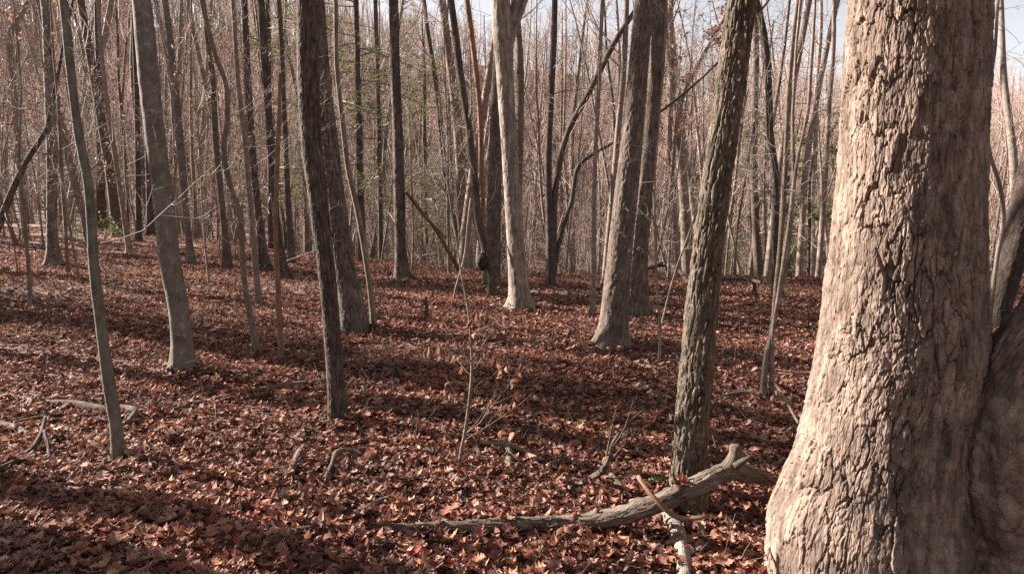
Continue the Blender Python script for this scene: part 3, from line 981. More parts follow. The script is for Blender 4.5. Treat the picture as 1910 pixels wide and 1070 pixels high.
traced_tree("dark_tree", "narrow dark trunk tucked directly against the left edge of the pale forked tree", [(932, 250, 10), (937, 380, 13), (940, 505, 17)], 'dark', 17, 20, 0.06, None, 0.2, 4, 49)
# burl
me = trunk_mesh("burl", np.array([[0, 0, -0.16], [0, 0, -0.1], [0.0, 0, 0.0], [0, 0, 0.10], [0, 0, 0.15]]), np.array([0.02, 0.085, 0.105, 0.075, 0.02]), M['burl'], 24, 0.012, 9, plates(0.02, 0.03, 0.04, 0.3, 61, 0.5), 0, 4, 3)
bp_, bt_ = at_depth(900, 487, T18[3])
link("burl", me, T18[0], Vector(bp_) - Vector(T18[0].location) + Vector((0, -0.06, 0)), label="round black burl on the left of the trunk")


def clump_tree(name, label, stems, mat, y0=None, height=15, seed=0, cat="tree", low=5, names="stem", group=None):
    """several stems from one foot; each stem a part"""
    rng = np.random.default_rng(seed)
    root = None
    for k, tr in enumerate(stems):
        P, R, yy = trace_points(tr, y0 if y0 is not None else None)
        if y0 is None:
            y0 = yy
        ztop = P[-1][2] + 0.2
        P[:, 1] += np.linspace(0, 1, len(P)) * rng.uniform(-0.5, 0.6)
        P, R = extend(P, R, height * rng.uniform(0.8, 1.1), rng)
        if root is None:
            foot = P[1].copy()
            root = thing(name, label, cat, foot, group)
            G = []
        link(names, trunk_mesh(names, P - foot, R, M[mat], 18, 0.05, ztop - foot[2], smooth_bark(0.006, k), 0.1, 4, seed + k), root)
        G += crown_groups(P, R, rng, foot[2] + height * 0.45, foot[2] + height * 0.9, 6, (1.2, 3), (5, 4))
        G += crown_groups(P, R, rng, foot[2] + 1.2, ztop, low, (0.5, 1.5), (4, 3), (4, 3, 3), (0.7, 1.4), 0.2, 0.05)
    link("crown", tube_mesh("crown", [(g[0] - foot, g[1], g[2]) for g in G], M['twig']), root)
    return root


clump_tree("dark_clump", "dark clump of stems splaying from one foot, its longest stem sweeping right",
           [[(1034, -10, 10), (1033, 50, 11), (1026, 202, 12), (1022, 303, 13), (1025, 420, 15), (1027, 526, 19)],
            [(1185, 20, 9), (1154, 66, 10), (1127, 116, 11), (1096, 177, 11), (1061, 242, 11), (1037, 343, 12), (1032, 454, 13), (1028, 526, 14)],
            [(1142, 268, 6), (1112, 284, 7), (1086, 303, 8), (1066, 379, 8), (1046, 440, 9), (1030, 526, 11)]], 'dark', None, 14, 71)
clump_tree("pale_multistem", "pale thin multi-stemmed sapling in the gap left of the massive oak",
           [[(1492, 0, 9), (1482, 76, 9), (1472, 202, 9), (1465, 353, 10), (1457, 460, 10), (1449, 540, 10), (1440, 620, 10), (1430, 666, 11), (1423, 737, 12)],
            [(1505, 60, 6), (1502, 130, 7), (1499, 202, 7), (1480, 303, 7), (1467, 420, 8), (1452, 530, 8), (1440, 620, 8), (1440, 700, 9)],
            [(1476, 380, 6), (1468, 470, 7), (1455, 540, 6), (1432, 660, 6), (1424, 737, 6)]], 'thin', None, 9, 73, "sapling", 6)
T24 = traced_tree("sinuous_tree", "dark sinuous tree behind the pale multi-stemmed sapling, right of the scaly-barked tree",
                  [(1411, 0, 12), (1427, 76, 13), (1434, 177, 14), (1437, 252, 14), (1446, 328, 15), (1446, 430, 16), (1449, 520, 19), (1450, 553, 24)], 'dark', 17, 28, 0.04, ridges(0.01, 0.03, 55), 0.2, 4, 51, low=8)
traced_tree("leaning_tree", "thin tree leaning right, crossing the upper gap just left of the massive oak",
            [(1563, 0, 10), (1540, 101, 11), (1520, 202, 12), (1503, 313, 12), (1496, 420, 13), (1490, 528, 15)], 'far', 16, 20, 0.06, None, 0.2, 4, 53, low=6, y0=18.5)
traced_tree("grey_tree", "slim upright trunk touching the left outline of the massive oak",
            [(1556, 0, 8), (1555, 76, 9), (1546, 200, 10), (1540, 320, 10), (1532, 440, 11), (1524, 540, 13)], 'far', 16, 20, 0.06, None, 0.2, 4, 55, low=6, y0=17.5)
traced_tree("slim_sapling", "slim straight sapling standing between the dark clump and the flared grey-brown oak",
            [(1124, 0, 7), (1115, 202, 8), (1110, 303, 8), (1108, 404, 9), (1108, 500, 9), (1105, 583, 11)], 'thin', 11, 18, 0.04, None, 0.15, 4, 57, low=6, cat="sapling")
traced_tree("slim_tree", "pale slim tree running up the left side of the flared grey-brown oak",
            [(1169, 0, 10), (1162, 151, 11), (1152, 252, 11), (1144, 353, 12), (1134, 450, 12), (1128, 530, 14)], 'thin', 16, 20, 0.05, None, 0.15, 4, 59, low=4)
traced_tree("thin_sapling", "hair-thin dark sapling close left of the scaly-barked tree", [(1222, 330, 3), (1222, 420, 4), (1224, 505, 4), (1227, 560, 5), (1231, 606, 5), (1229, 673, 6)],
            'thin', 4, 12, 0.04, None, 0, 4, 61, limbs=5, low=5, cat="sapling", low_len=(0.2, 0.6), kids=(3, 2))
traced_tree("thin_sapling", "leaning pale whip of a sapling against the left of the scaly-barked tree", [(1300, 395, 3), (1286, 434, 4), (1262, 500, 4), (1245, 560, 4), (1234, 606, 5)],
            'thin', 2.6, 10, 0.04, None, 0, 4, 63, limbs=0, low=4, cat="sapling", low_len=(0.2, 0.6))
traced_tree("dark_sapling", "dark thin sapling standing in the leaves near the left edge", [(36, 300, 5), (39, 340, 6), (45, 394, 7), (48, 440, 7), (53, 494, 8), (57, 571, 10)],
            'thin', 5, 16, 0.04, None, 0.1, 4, 65, limbs=5, low=8, cat="sapling", low_len=(0.3, 0.9), kids=(4, 3))
traced_tree("leaning_limb_tree", "dark tree slanting in from the left edge of the picture", [(92, 215, 8), (86, 242, 9), (71, 267, 11), (50, 300, 12), (30, 340, 14), (0, 414, 16), (-30, 500, 18)],
            'dark', 8, 24, 0.04, None, 0.1, 4, 67, limbs=6, low=6)
clump_tree("forked_tree", "grey forked tree with a wide Y in the upper left corner",
           [[(66, 0, 8), (52, 30, 10), (33, 52, 12), (31, 151, 12), (38, 252, 13), (44, 360, 14), (48, 446, 17)], [(-20, 10, 7), (5, 25, 8), (28, 46, 9), (32, 60, 10), (33, 100, 8)]], 'far', None, 15, 75)
clump_tree("orange_leaf_oak", "oak behind the gap left of the scaly-barked tree that still holds russet leaves",
           [[(1258, 0, 9), (1258, 151, 9), (1253, 252, 9), (1258, 360, 10), (1264, 454, 11), (1266, 515, 13)], [(1345, 40, 6), (1312, 100, 7), (1276, 170, 7), (1262, 230, 8), (1256, 300, 7)]], 'far', 21.0, 15, 77, low=9)
# left background row
for lab, tr, mt, sd in [
        ("lopsided thin trunk slanting behind the crooked mossy tree", [(92, 100, 10), (111, 215, 11), (135, 320, 12), (157, 412, 13), (165, 452, 15)], 'far', 81),
        ("stout dark trunk midway between the crooked mossy tree and the beech", [(150, 0, 15), (172, 126, 17), (193, 248, 19), (208, 340, 20), (219, 440, 24)], 'dark', 82),
        ("slim trunk with a bright lit edge midway between the crooked mossy tree and the beech", [(186, 60, 8), (196, 166, 9), (213, 281, 10), (228, 380, 10), (241, 467, 13)], 'thin', 83),
        ("slim dark trunk close left of the lichen-blotched beech", [(250, 60, 9), (255, 183, 10), (257, 320, 11), (259, 447, 13)], 'dark', 84),
        ("dark trunk mostly hidden behind the left edge of the beech", [(270, 100, 12), (275, 250, 13), (279, 360, 14), (281, 437, 17)], 'dark', 85),
        ("lit-edged slender trunk left of the wavy sapling", [(378, 0, 11), (396, 150, 12), (404, 288, 12), (411, 357, 12), (420, 440, 14), (424, 496, 20)], 'oak', 86)]:
    traced_tree("woodland_tree", lab, tr, mt, 18, 20, 0.06, None, 0.2, 4, sd, low=4)
# leaning tree behind the big oak, its shade painted as darker bark
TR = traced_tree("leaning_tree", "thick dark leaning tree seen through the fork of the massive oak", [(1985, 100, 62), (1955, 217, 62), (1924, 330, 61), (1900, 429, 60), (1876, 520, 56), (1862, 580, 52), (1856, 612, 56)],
                 'shade_bark', 17, 60, 0.03, ridges(0.009, 0.03, 57), 0.12, 4, 69)
traced_tree("bent_sapling", "bare pale sapling with a bent stem behind the right edge of the massive oak", [(1862, 0, 6), (1855, 100, 7), (1840, 200, 8), (1846, 285, 8), (1864, 343, 9), (1872, 404, 9), (1860, 480, 9), (1850, 560, 9)],
            'pale', 12, 18, 0.04, None, 0.1, 4, 91, low=10, cat="sapling", y0=8.5)

# dead leaning poles
def pole(name, label, pts, mat, seed, cat="dead wood", sides=16, relief=None, group=None, lift=None):
    """dead wood along (px, py, width px, depth or None, lift metres) points; depth None = lying on the ground"""
    P, R = [], []
    for px, py, w, y0, lf in pts:
        if y0 is None:
            h = hit(px, py, 0.035)
            r = w / 2 * h[1] / FPX
            P.append(h + np.array([0, 0, r * 0.25 + lf]))
        else:
            h, t = at_depth(px, py, y0)
            r = w / 2 * t / FPX
            P.append(h)
        R.append(r)
    P, R = np.array(P), np.array(R)
    c = P.mean(0)
    a = P - c
    S = np.linalg.norm(np.diff(P, axis=0), axis=1).sum()
    # a free standing frame: use the tube builder along a resampled line
    n = max(8, int(S / 0.03))
    C, Rr, _ = resample(a, R, np.linspace(0, S, n))
    V, Q, co = tubes_arrays(C[None], Rr[None], sides)
    V = V.reshape(n, sides, 3)
    th = np.arange(sides) / sides * 2 * math.pi
    TH, SS = np.meshgrid(th, np.linspace(0, S, n))
    rm = float(np.mean(R))
    d = 0.16 * rm * fbm(np.cos(TH) * 1.8 + seed, np.sin(TH) * 1.8, SS * 6, 4) + 0.07 * rm * fbm(np.cos(TH) * 8 + seed, np.sin(TH) * 8, SS * 9, 2)
    if relief:
        d = d + relief(TH, SS, rm)
    V = (V + (V - C[:, None]) / Rr[:, None, None] * d[..., None]).reshape(-1, 3)
    k = np.arange(sides)
    V = np.concatenate([V, C[:1], C[-1:]])
    co = np.concatenate([co, co[:1], co[-1:]])
    tr = np.concatenate([np.stack([(k + 1) % sides, k, np.full(sides, len(V) - 2)], -1), np.stack([(n - 1) * sides + k, (n - 1) * sides + (k + 1) % sides, np.full(sides, len(V) - 1)], -1)])
    me = raw_mesh(name, V, Q, tr, co, M[mat])
    return me, c, P, R


def dead(name, label, pts, mat, seed, cat="dead branch", forks=(), sides=16, relief=None, group=None, twigs=0):
    me, c, P, R = pole(name, label, pts, mat, seed, sides=sides, relief=relief)
    o = link(name, me, None, c)
    tag(o, label, cat, group)
    for k, f in enumerate(forks):
        m2, c2, _, _ = pole("fork", "", f, mat, seed + 7 + k, sides=12)
        link("fork", m2, o, c2 - c)
    if twigs:
        rg = np.random.default_rng(seed)
        S = np.concatenate([[0], np.cumsum(np.linalg.norm(np.diff(P, axis=0), axis=1))])
        sn = np.linspace(S[-1] * 0.3, S[-1], 7)
        C = np.stack([np.interp(sn, S, P[:, q]) for q in range(3)], 1)[None]
        A, Ra = sprout(C, np.interp(sn, S, R)[None], twigs, rg, 0, 1, (0.5, 1.1), (0.2, 0.5), 0.5, 0.15, 0.06, 5, 1.0, rmin=0.002)
        B, Rb = sprout(A, Ra, 2, rg, 0.3, 1, (0.4, 0.9), (0.3, 0.6), 0.6, 0.2, 0.03, 4, rmin=0.0015)
        link("twig", tube_mesh("twig", [(A - c, Ra, 4), (B - c, Rb, 3)], M[mat]), o, kind="stuff")
    return o


d7 = T7[3]
dead("leaning_pole", "long reddish dead pole leaning against the straight dark tree", [(757, 358, 6, d7 - 0.1, 0), (785, 394, 7, d7 - 0.05, 0), (813, 429, 7, d7, 0), (840, 475, 8, d7 + 0.05, 0), (859, 507, 8, d7 + 0.1, 0)], 'snag', 1, "dead pole")
dead("leaning_pole", "shorter dead pole lying along the long reddish leaning pole", [(766, 366, 5, d7 - 0.2, 0), (800, 412, 6, d7 - 0.2, 0), (832, 444, 5, d7 - 0.2, 0)], 'snag', 2, "dead pole")

# --- the fallen branch in front and other dead wood on the floor
Y = 3.33
dead("fallen_branch", "long grey fallen branch curving across the foot of the scaly-barked tree",
     [(632, 983, 14, None, 0.0), (700, 986, 18, None, 0.0), (770, 989, 22, None, 0.005), (850, 988, 26, None, 0.01), (950, 985, 29, None, 0.015), (1050, 977, 33, 3.42, 0), (1140, 964, 36, 3.36, 0), (1210, 944, 37, 3.32, 0), (1270, 918, 37, 3.30, 0),
      (1325, 892, 38, 3.30, 0), (1362, 877, 38, 3.32, 0), (1400, 885, 34, 3.36, 0), (1436, 893, 29, 3.42, 0)], 'dead', 3, "fallen branch", sides=40, relief=lambda a, b, c: plates(0.009, 0.022, 0.07, 0.22, 3, 0.45)(a, b, c) + ridges(0.010, 0.016, 66, 0.25)(a, b, c),
     forks=([(1352, 882, 34, 3.31, 0), (1366, 862, 28, 3.31, 0), (1372, 845, 23, 3.31, 0), (1371, 830, 20, 3.31, 0)], [(1372, 868, 18, 3.28, 0), (1388, 858, 11, 3.26, 0), (1402, 849, 3, 3.24, 0)]))
dead("dead_stick", "bleached peeling stick jutting toward the bottom edge below the fallen branch", [(1236, 958, 30, None, 0), (1258, 985, 32, None, 0), (1270, 1020, 30, None, 0), (1278, 1090, 28, None, 0)], 'deadpale', 4, "dead branch", sides=24)
dead("dead_stick", "thin crooked stick lying over the fallen branch near the scaly-barked tree", [(1190, 888, 9, 3.2, 0), (1218, 925, 9, 3.1, 0), (1264, 964, 10, 3.05, 0), (1322, 963, 7, 3.0, 0)], 'snag', 5, "stick")
dead("curved_stick", "curved grey stick with upraised twiggy tip, left of the scaly-barked tree", [(1014, 930, 14, None, 0), (1060, 915, 14, None, 0), (1100, 893, 12, None, 0), (1130, 866, 11, 3.75, 0), (1142, 830, 8, 3.95, 0), (1165, 795, 6, 4.15, 0), (1203, 763, 4, 4.3, 0)], 'dead', 6, "stick", twigs=6)
dead("branch_stub", "short blunt grey stub poking out of the leaves at the lower centre left", [(536, 892, 15, None, 0), (548, 872, 17, None, 0.01), (560, 852, 14, None, 0.03)], 'dead', 7, "branch stub")
dead("bent_branch", "pale elbow-bent branch beside the blunt stub", [(606, 893, 8, None, 0), (620, 868, 9, None, 0.01), (632, 850, 10, None, 0.03), (655, 845, 8, None, 0.02), (680, 849, 5, None, 0.0)], 'dead', 8, "dead branch")
dead("curved_branch", "arched grey branch on the leaves right of the front brown stem's foot", [(618, 806, 10, None, 0), (650, 790, 12, None, 0.01), (690, 772, 12, None, 0.03), (740, 770, 10, None, 0.02), (800, 778, 9, None, 0), (840, 762, 6, None, 0)], 'dead', 9, "dead branch", twigs=4)
dead("long_branch", "long dark branch lying from the front brown stem toward the left", [(310, 768, 8, None, 0), (370, 753, 10, None, 0), (430, 740, 12, None, 0), (500, 726, 12, None, 0), (560, 718, 13, None, 0), (612, 712, 13, None, 0)], 'dead', 10, "fallen branch", twigs=4)
dead("thin_branch", "thin pale branch lying behind the long dark branch", [(225, 752, 5, None, 0), (300, 746, 6, None, 0), (380, 735, 6, None, 0), (440, 728, 5, None, 0)], 'dead', 11, "stick")
dead("crooked_branch", "thick hooked grey branch lying behind the crooked mossy tree", [(90, 752, 12, None, 0), (130, 754, 15, None, 0), (165, 760, 16, None, 0), (205, 765, 14, None, 0), (240, 768, 14, None, 0.02), (252, 778, 15, None, 0.03), (238, 792, 13, None, 0)], 'dead', 12, "fallen branch", sides=20)
dead("forked_stick", "pale forked stick in the lower left corner", [(-10, 880, 14, None, 0), (30, 862, 13, None, 0), (62, 842, 11, None, 0.02), (78, 825, 9, None, 0.06), (88, 808, 6, None, 0.12)], 'dead', 13, "stick",
     forks=([(84, 822, 6, None, 0.07), (90, 838, 6, None, 0.03), (92, 856, 5, None, 0)],))
dead("pale_stick", "pale short stick near the left edge with bent end", [(28, 745, 7, None, 0), (52, 745, 8, None, 0), (54, 760, 5, None, 0)], 'deadpale', 14, "stick")
dead("thin_stick", "straight thin stick crossing the leaves left of the crooked mossy tree", [(25, 788, 6, None, 0), (70, 780, 8, None, 0), (125, 770, 6, None, 0)], 'dead', 15, "stick")
dead("thin_stick", "long low stick running left from under the crooked mossy tree's lower stem", [(40, 800, 5, None, 0), (110, 782, 6, None, 0), (180, 772, 5, None, 0)], 'dead', 16, "stick")
dead("dark_branch", "short dark branch at the left edge above the forked stick", [(-10, 788, 11, None, 0), (25, 797, 13, None, 0), (55, 812, 10, None, 0)], 'dead', 17, "dead branch")
dead("short_branch", "short grey branch half sunk in leaves above the fallen branch's left end", [(655, 965, 20, None, 0), (690, 950, 22, None, 0), (720, 938, 18, None, 0.01), (745, 936, 14, None, 0)], 'dead', 18, "dead branch")
dead("short_branch", "short mossy branch near the bottom edge, left of the fallen branch's tip", [(484, 1032, 14, None, 0), (515, 1012, 18, None, 0), (550, 994, 18, None, 0), (600, 984, 12, None, 0)], 'dead', 19, "dead branch")
dead("short_branch", "upright mossy stub in the leaves at the lower centre", [(948, 882, 12, None, 0), (950, 855, 13, None, 0.02), (945, 838, 10, None, 0.05)], 'mossy', 20, "branch stub")
dead("pale_stick", "thin pale stick lying left of the upright mossy stub", [(895, 832, 8, None, 0.02), (930, 834, 9, None, 0.02), (985, 850, 8, None, 0.02), (1012, 862, 7, None, 0.01)], 'deadpale', 21, "stick", twigs=3)
dead("grey_stick", "short broken stick behind the fallen branch's middle", [(1140, 888, 14, None, 0), (1160, 912, 15, None, 0), (1172, 925, 14, None, 0)], 'dead', 22, "stick")
dead("branch_stub", "stub jutting from under the fallen branch near the scaly-barked tree", [(1178, 938, 16, 3.45, 0), (1200, 936, 18, 3.4, 0), (1222, 940, 18, 3.38, 0)], 'dead', 23, "branch stub")
dead("thin_stick", "thin stick near the bottom edge left of the massive oak", [(1290, 1062, 8, None, 0), (1350, 1055, 9, None, 0), (1415, 1048, 8, None, 0)], 'dead', 24, "stick", twigs=3)
dead("dead_switch", "thin leaning switch at the left outline of the massive oak's foot", [(1438, 708, 4, None, 0.0), (1465, 745, 5, 5.1, 0), (1490, 790, 5, 4.7, 0)], 'thin', 25, "stick")
dead("pale_stick", "pale weathered stick on the leaves left of the pale multi-stemmed sapling's foot", [(1355, 735, 6, None, 0), (1395, 733, 8, None, 0), (1423, 737, 8, None, 0), (1460, 745, 5, None, 0)], 'deadpale', 26, "stick")
dead("root_arch", "low fallen log arching on the far rim of the slope behind the paler oak", [(1205, 514, 7, None, 0.15), (1235, 512, 9, None, 0.25), (1262, 518, 9, None, 0.2), (1285, 530, 7, None, 0)], 'dark', 27, "fallen log")
dead("flat_log", "thin log lying on the far rim right of the scaly-barked tree", [(1345, 527, 6, None, 0.08), (1390, 528, 7, None, 0.08), (1420, 532, 5, None, 0.05)], 'dark', 28, "fallen log")
dead("slanting_stick", "white slanting stick poking up left of the crooked burl tree", [(846, 556, 4, None, 0), (855, 520, 4, 10.6, 0), (866, 480, 4, 10.7, 0), (872, 420, 3, 10.8, 0), (878, 370, 3, 11.0, 0)], 'deadpale', 29, "stick")
dead("white_stick", "thin pale stick slanting between the tall dark tree and brown pair", [(535, 486, 2, 12.5, 0), (570, 474, 2, 12.0, 0), (600, 461, 2, 11.6, 0)], 'dead', 30, "stick")

# stumps
for lab, (px, py, w, h), mt, sd in [("thin dark stub of a broken sapling left of the pale forked tree", (795, 603, 7, 0.36), 'dark', 1),
                                     ("pointed dark splinter stump right of the front brown stem", (738, 710, 14, 0.17), 'dark', 2),
                                     ("low square stump on the far rim right of the scaly-barked tree", (1406, 552, 7, 0.25), 'dark', 3)]:
    p = hit(px, py)
    r = w / 2 * p[1] / FPX
    me = trunk_mesh("broken_stump", np.array([[0, 0, -0.1], [0, 0, 0.0], [0.01, 0, h * 0.5], [0.0, 0, h]]), np.array([r * 1.3, r * 1.2, r, r * (0.25 if sd == 2 else 0.7)]), M[mt], 20, 0.015, 9, plates(r * 0.35, r * 0.5, 0.08, 0.3, sd, 0.5), 0.1, 4, sd)
    tag(link("broken_stump", me, None, p), lab, "stump")


# stones
def stone(label, px, py, w, flat, seed):
    p = hit(px, py)
    r = w / 2 * p[1] / FPX
    u = np.linspace(0, 2 * math.pi, 20, endpoint=False)
    v = np.linspace(0.02, math.pi - 0.02, 12)
    U, W = np.meshgrid(u, v)
    d = np.stack([np.sin(W) * np.cos(U), np.sin(W) * np.sin(U), np.cos(W)], -1)
    k = 1 + 0.5 * fbm(d[..., 0] * 1.6 + seed, d[..., 1] * 1.6, d[..., 2] * 1.6, 4)
    Vt = d * k[..., None] * np.array([r, r * 0.8, r * flat])
    i = (np.arange(11) * 20)[:, None]
    a = np.arange(20)
    Q = np.stack([i + a, i + 20 + a, i + 20 + (a + 1) % 20, i + (a + 1) % 20], -1).reshape(-1, 4)
    tag(link("stone", raw_mesh("stone", Vt.reshape(-1, 3), Q, None, None, M['stone']), None, p + np.array([0, 0, r * flat * 0.5])), label, "stone")


stone("flat pale stone at the foot of the lichen-blotched beech", 375, 698, 28, 0.5, 1)
stone("small pale stone at the foot of the flared grey-brown oak", 1133, 656, 24, 0.5, 2)
stone("little stone touching the right side of the flared grey-brown oak's foot", 1160, 653, 14, 0.5, 5)


# ------------------------------------------------------------------ the leaf litter
lr = np.random.default_rng(3)
pts = []
for r0, r1, dens in ((1.0, 4.0, 2000), (4.0, 7.0, 1400), (7.0, 12.0, 750), (12.0, 20.0, 360), (20.0, 34.0, 140)):
    n = int(dens * 0.5 * (r1**2 - r0**2) * 1.72)
    r = np.sqrt(lr.uniform(r0**2, r1**2, n))
    a = lr.uniform(-0.86, 0.86, n)
    pts.append(np.stack([np.sin(a) * r, np.cos(a) * r], 1))
LP = np.concatenate(pts)
clump = fbm(LP[:, 0] * 1.3, LP[:, 1] * 1.3, 0 * LP[:, 0], 3)
LP = LP[lr.uniform(0, 1, len(LP)) < 0.78 + 0.6 * clump]
NL = len(LP)
clump = fbm(LP[:, 0] * 2.2 + 9, LP[:, 1] * 2.2, 0 * LP[:, 0], 3)
LZ = terrain(LP[:, 0], LP[:, 1]) + 0.03 * fbm(LP[:, 0] * 1.6, LP[:, 1] * 1.6, 0 * LP[:, 0], 3)
LZ = LZ + 0.012 + np.abs(lr.normal(0, 0.022, NL)) + np.maximum(clump, -0.05) * 0.05
# leaves bank up against the trunks
for o in list(COL.objects):
    if o.parent is None and o.get("category") in ("tree", "sapling", "snag", "stump", "dead wood", "fallen branch", "stone"):
        dd = np.hypot(LP[:, 0] - o.location[0], LP[:, 1] - o.location[1])
        big = 0.30 if o.get("category") == "tree" else 0.12
        LZ = LZ + 0.03 * np.exp(-(dd / big) ** 2)
tilt = np.abs(lr.normal(0, 0.20, NL))
tilt = np.where(lr.uniform(0, 1, NL) < 0.05, lr.uniform(0.6, 1.4, NL), tilt)
LROT = np.stack([tilt * np.cos(lr.uniform(0, 6.28, NL)), tilt * np.sin(lr.uniform(0, 6.28, NL)) + math.pi * (lr.uniform(0, 1, NL) < 0.4), lr.uniform(0, 6.28, NL)], 1)
LSC = 0.32 + 0.55 * lr.uniform(0, 1, NL) ** 1.8 * np.where(np.hypot(LP[:, 0], LP[:, 1]) > 14, 1.1, 0.92)
LIDX = lr.integers(0, len(LEAFDEFS), NL)
# the 300 that show largest are parts of the ground, one object each
dist = np.hypot(LP[:, 0], LP[:, 1])
v = ((LP[:, 1] * -math.sin(PITCH)) * 0, )
dy = LP[:, 1] * math.cos(PITCH) - (LZ - CAM_H) * math.sin(PITCH)
pyx = 955 + FPX * LP[:, 0] / dy
pyy = 535 - FPX * (LP[:, 1] * math.sin(PITCH) + (LZ - CAM_H) * math.cos(PITCH)) / dy
inside = (pyx > 15) & (pyx < 1420) & (pyy < 1062) & (LZ > terrain(LP[:, 0], LP[:, 1]) + 0.035)
score = np.where(inside, LSC / dist, 0)
pick = np.argsort(-score)[:285]
single = np.zeros(NL, bool)
single[pick] = True
for k in pick:
    o = link("leaf", leaf_meshes[LIDX[k]], ground, (LP[k, 0], LP[k, 1], LZ[k] + 0.012))
    o.rotation_euler = LROT[k]
    o.scale = (LSC[k],) * 3


# a few leaves caught on the fallen branch
logo = bpy.data.objects["fallen_branch"]
lv = np.empty(len(logo.data.vertices) * 3, np.float32)
logo.data.vertices.foreach_get("co", lv)
lv = lv.reshape(-1, 3) + np.array(logo.location)
for k in range(12):
    x = lr.uniform(lv[:, 0].min() + 0.1, lv[:, 0].max() - 0.5)
    cand = lv[np.abs(lv[:, 0] - x) < 0.04]
    top = cand[np.argmax(cand[:, 2])]
    o = link("leaf", leaf_meshes[lr.integers(0, len(leaf_meshes))], ground, (top[0], top[1] - 0.01, top[2] + 0.012))
    o.rotation_euler = (lr.normal(0.3, 0.3), lr.normal(0, 0.35), lr.uniform(0, 6.28))
    o.scale = (lr.uniform(0.45, 0.75),) * 3


def instancer(name, protos, pos, rot, scl, idx, label, seed_mat=None):
    """ONE stuff object: geometry nodes put a copy of protos[idx] on each point"""
    me = bpy.data.meshes.new(name)
    me.vertices.add(len(pos))
    me.vertices.foreach_set("co", np.asarray(pos, np.float32).ravel())
    for nm, ty, key, arr in (("rot", 'FLOAT_VECTOR', "vector", rot), ("scl", 'FLOAT', "value", scl), ("idx", 'INT', "value", idx)):
        at = me.attributes.new(nm, ty, 'POINT')
        at.data.foreach_set(key, np.asarray(arr, np.int32 if ty == 'INT' else np.float32).ravel())
    me.update()
    o = link(name, me, kind="stuff", label=label)
    ng = bpy.data.node_groups.new(name, 'GeometryNodeTree')
    ng.interface.new_socket("Geometry", in_out='INPUT', socket_type='NodeSocketGeometry')
    ng.interface.new_socket("Geometry", in_out='OUTPUT', socket_type='NodeSocketGeometry')
    gi, go = ng.nodes.new("NodeGroupInput"), ng.nodes.new("NodeGroupOutput")
    ins = ng.nodes.new("GeometryNodeInstanceOnPoints")
    join = ng.nodes.new("GeometryNodeGeometryToInstance")
    for p in reversed(protos):
        q = ng.nodes.new("GeometryNodeObjectInfo")
        q.inputs['Object'].default_value = p
        q.inputs['As Instance'].default_value = False
        ng.links.new(q.outputs['Geometry'], join.inputs[0])
    ng.links.new(gi.outputs[0], ins.inputs['Points'])
    ng.links.new(join.outputs[0], ins.inputs['Instance'])
    ins.inputs['Pick Instance'].default_value = True
    for nm, ty, sock in (("idx", 'INT', 'Instance Index'), ("rot", 'FLOAT_VECTOR', 'Rotation'), ("scl", 'FLOAT', 'Scale')):
        na = ng.nodes.new("GeometryNodeInputNamedAttribute")
        na.data_type = ty
        na.inputs['Name'].default_value = nm
        src = na.outputs['Attribute']
        if nm == "rot":
            er = ng.nodes.new("FunctionNodeEulerToRotation")
            ng.links.new(src, er.inputs[0])
            src = er.outputs[0]
        ng.links.new(src, ins.inputs[sock])
    ng.links.new(ins.outputs[0], go.inputs[0])
    md = o.modifiers.new("scatter", 'NODES')
    md.node_group = ng
    return o


def protos_of(meshes, name):
    return [bpy.data.objects.new(name, m) for m in meshes]      # never linked to the scene


k = ~single
litter = instancer("leaf_litter", protos_of(leaf_meshes, "litter_leaf"), np.column_stack([LP[k], LZ[k]]), LROT[k], LSC[k], LIDX[k], "thick carpet of dry fallen oak leaves")


# ------------------------------------------------------------------ saplings with leaves, evergreens, shrubs
def leaf_card(rng, n, P, R_unused, size, droop=0.6):
    """n small pointed leaves on twig polylines P -> verts, quads"""
    T = len(P)
    par = rng.integers(0, T, n)
    f = rng.uniform(0.3, 1.0, n) * (P.shape[1] - 1)
    i = np.minimum(f.astype(int), P.shape[1] - 2)
    w = (f - i)[:, None]
    b = P[par, i] * (1 - w) + P[par, i + 1] * w
    d = rng.normal(size=(n, 3))
    d[:, 2] = d[:, 2] * 0.5 - droop
    d /= np.linalg.norm(d, axis=1, keepdims=True)
    s = np.cross(d, rng.normal(size=(n, 3)))
    s /= np.linalg.norm(s, axis=1, keepdims=True)
    L = rng.uniform(0.7, 1.2, n)[:, None] * size
    V = np.stack([b, b + d * L * 0.5 + s * L * 0.27, b + d * L, b + d * L * 0.5 - s * L * 0.27], 1)
    Q = np.arange(n * 4).reshape(n, 4)
    return V.reshape(-1, 3), Q


# the russet leaved sapling in the middle of the picture: its leaves are parts
sp = np.random.default_rng(40)
P, R, ys = trace_points([(832, 330, 2), (850, 440, 2.5), (862, 520, 3), (872, 570, 4), (878, 630, 4), (880, 680, 5), (876, 745, 6), (868, 800, 6), (858, 862, 7)])
foot = P[0].copy()
rs = thing("russet_sapling", "thin sapling holding drooping russet leaves in the centre foreground", "sapling", foot)
link("stem", trunk_mesh("stem", np.concatenate([[P[0] - [0, 0, 0.1]], P]) - foot, np.concatenate([[R[0]], R]), M['thin'], 10, 0.03, 9, None, 0, 4, 1), rs)
S = np.concatenate([[0], np.cumsum(np.linalg.norm(np.diff(P, axis=0), axis=1))])
sn = np.linspace(0.1, 0.9, 8)
C = np.stack([np.interp(sn, S, P[:, q]) for q in range(3)], 1)[None]
A, Ra = sprout(C, np.full((1, 8), 0.006), 13, sp, 0, 1, (0.6, 1.3), (0.22, 0.5), 0.6, 0.15, 0.06, 5, 1.0)
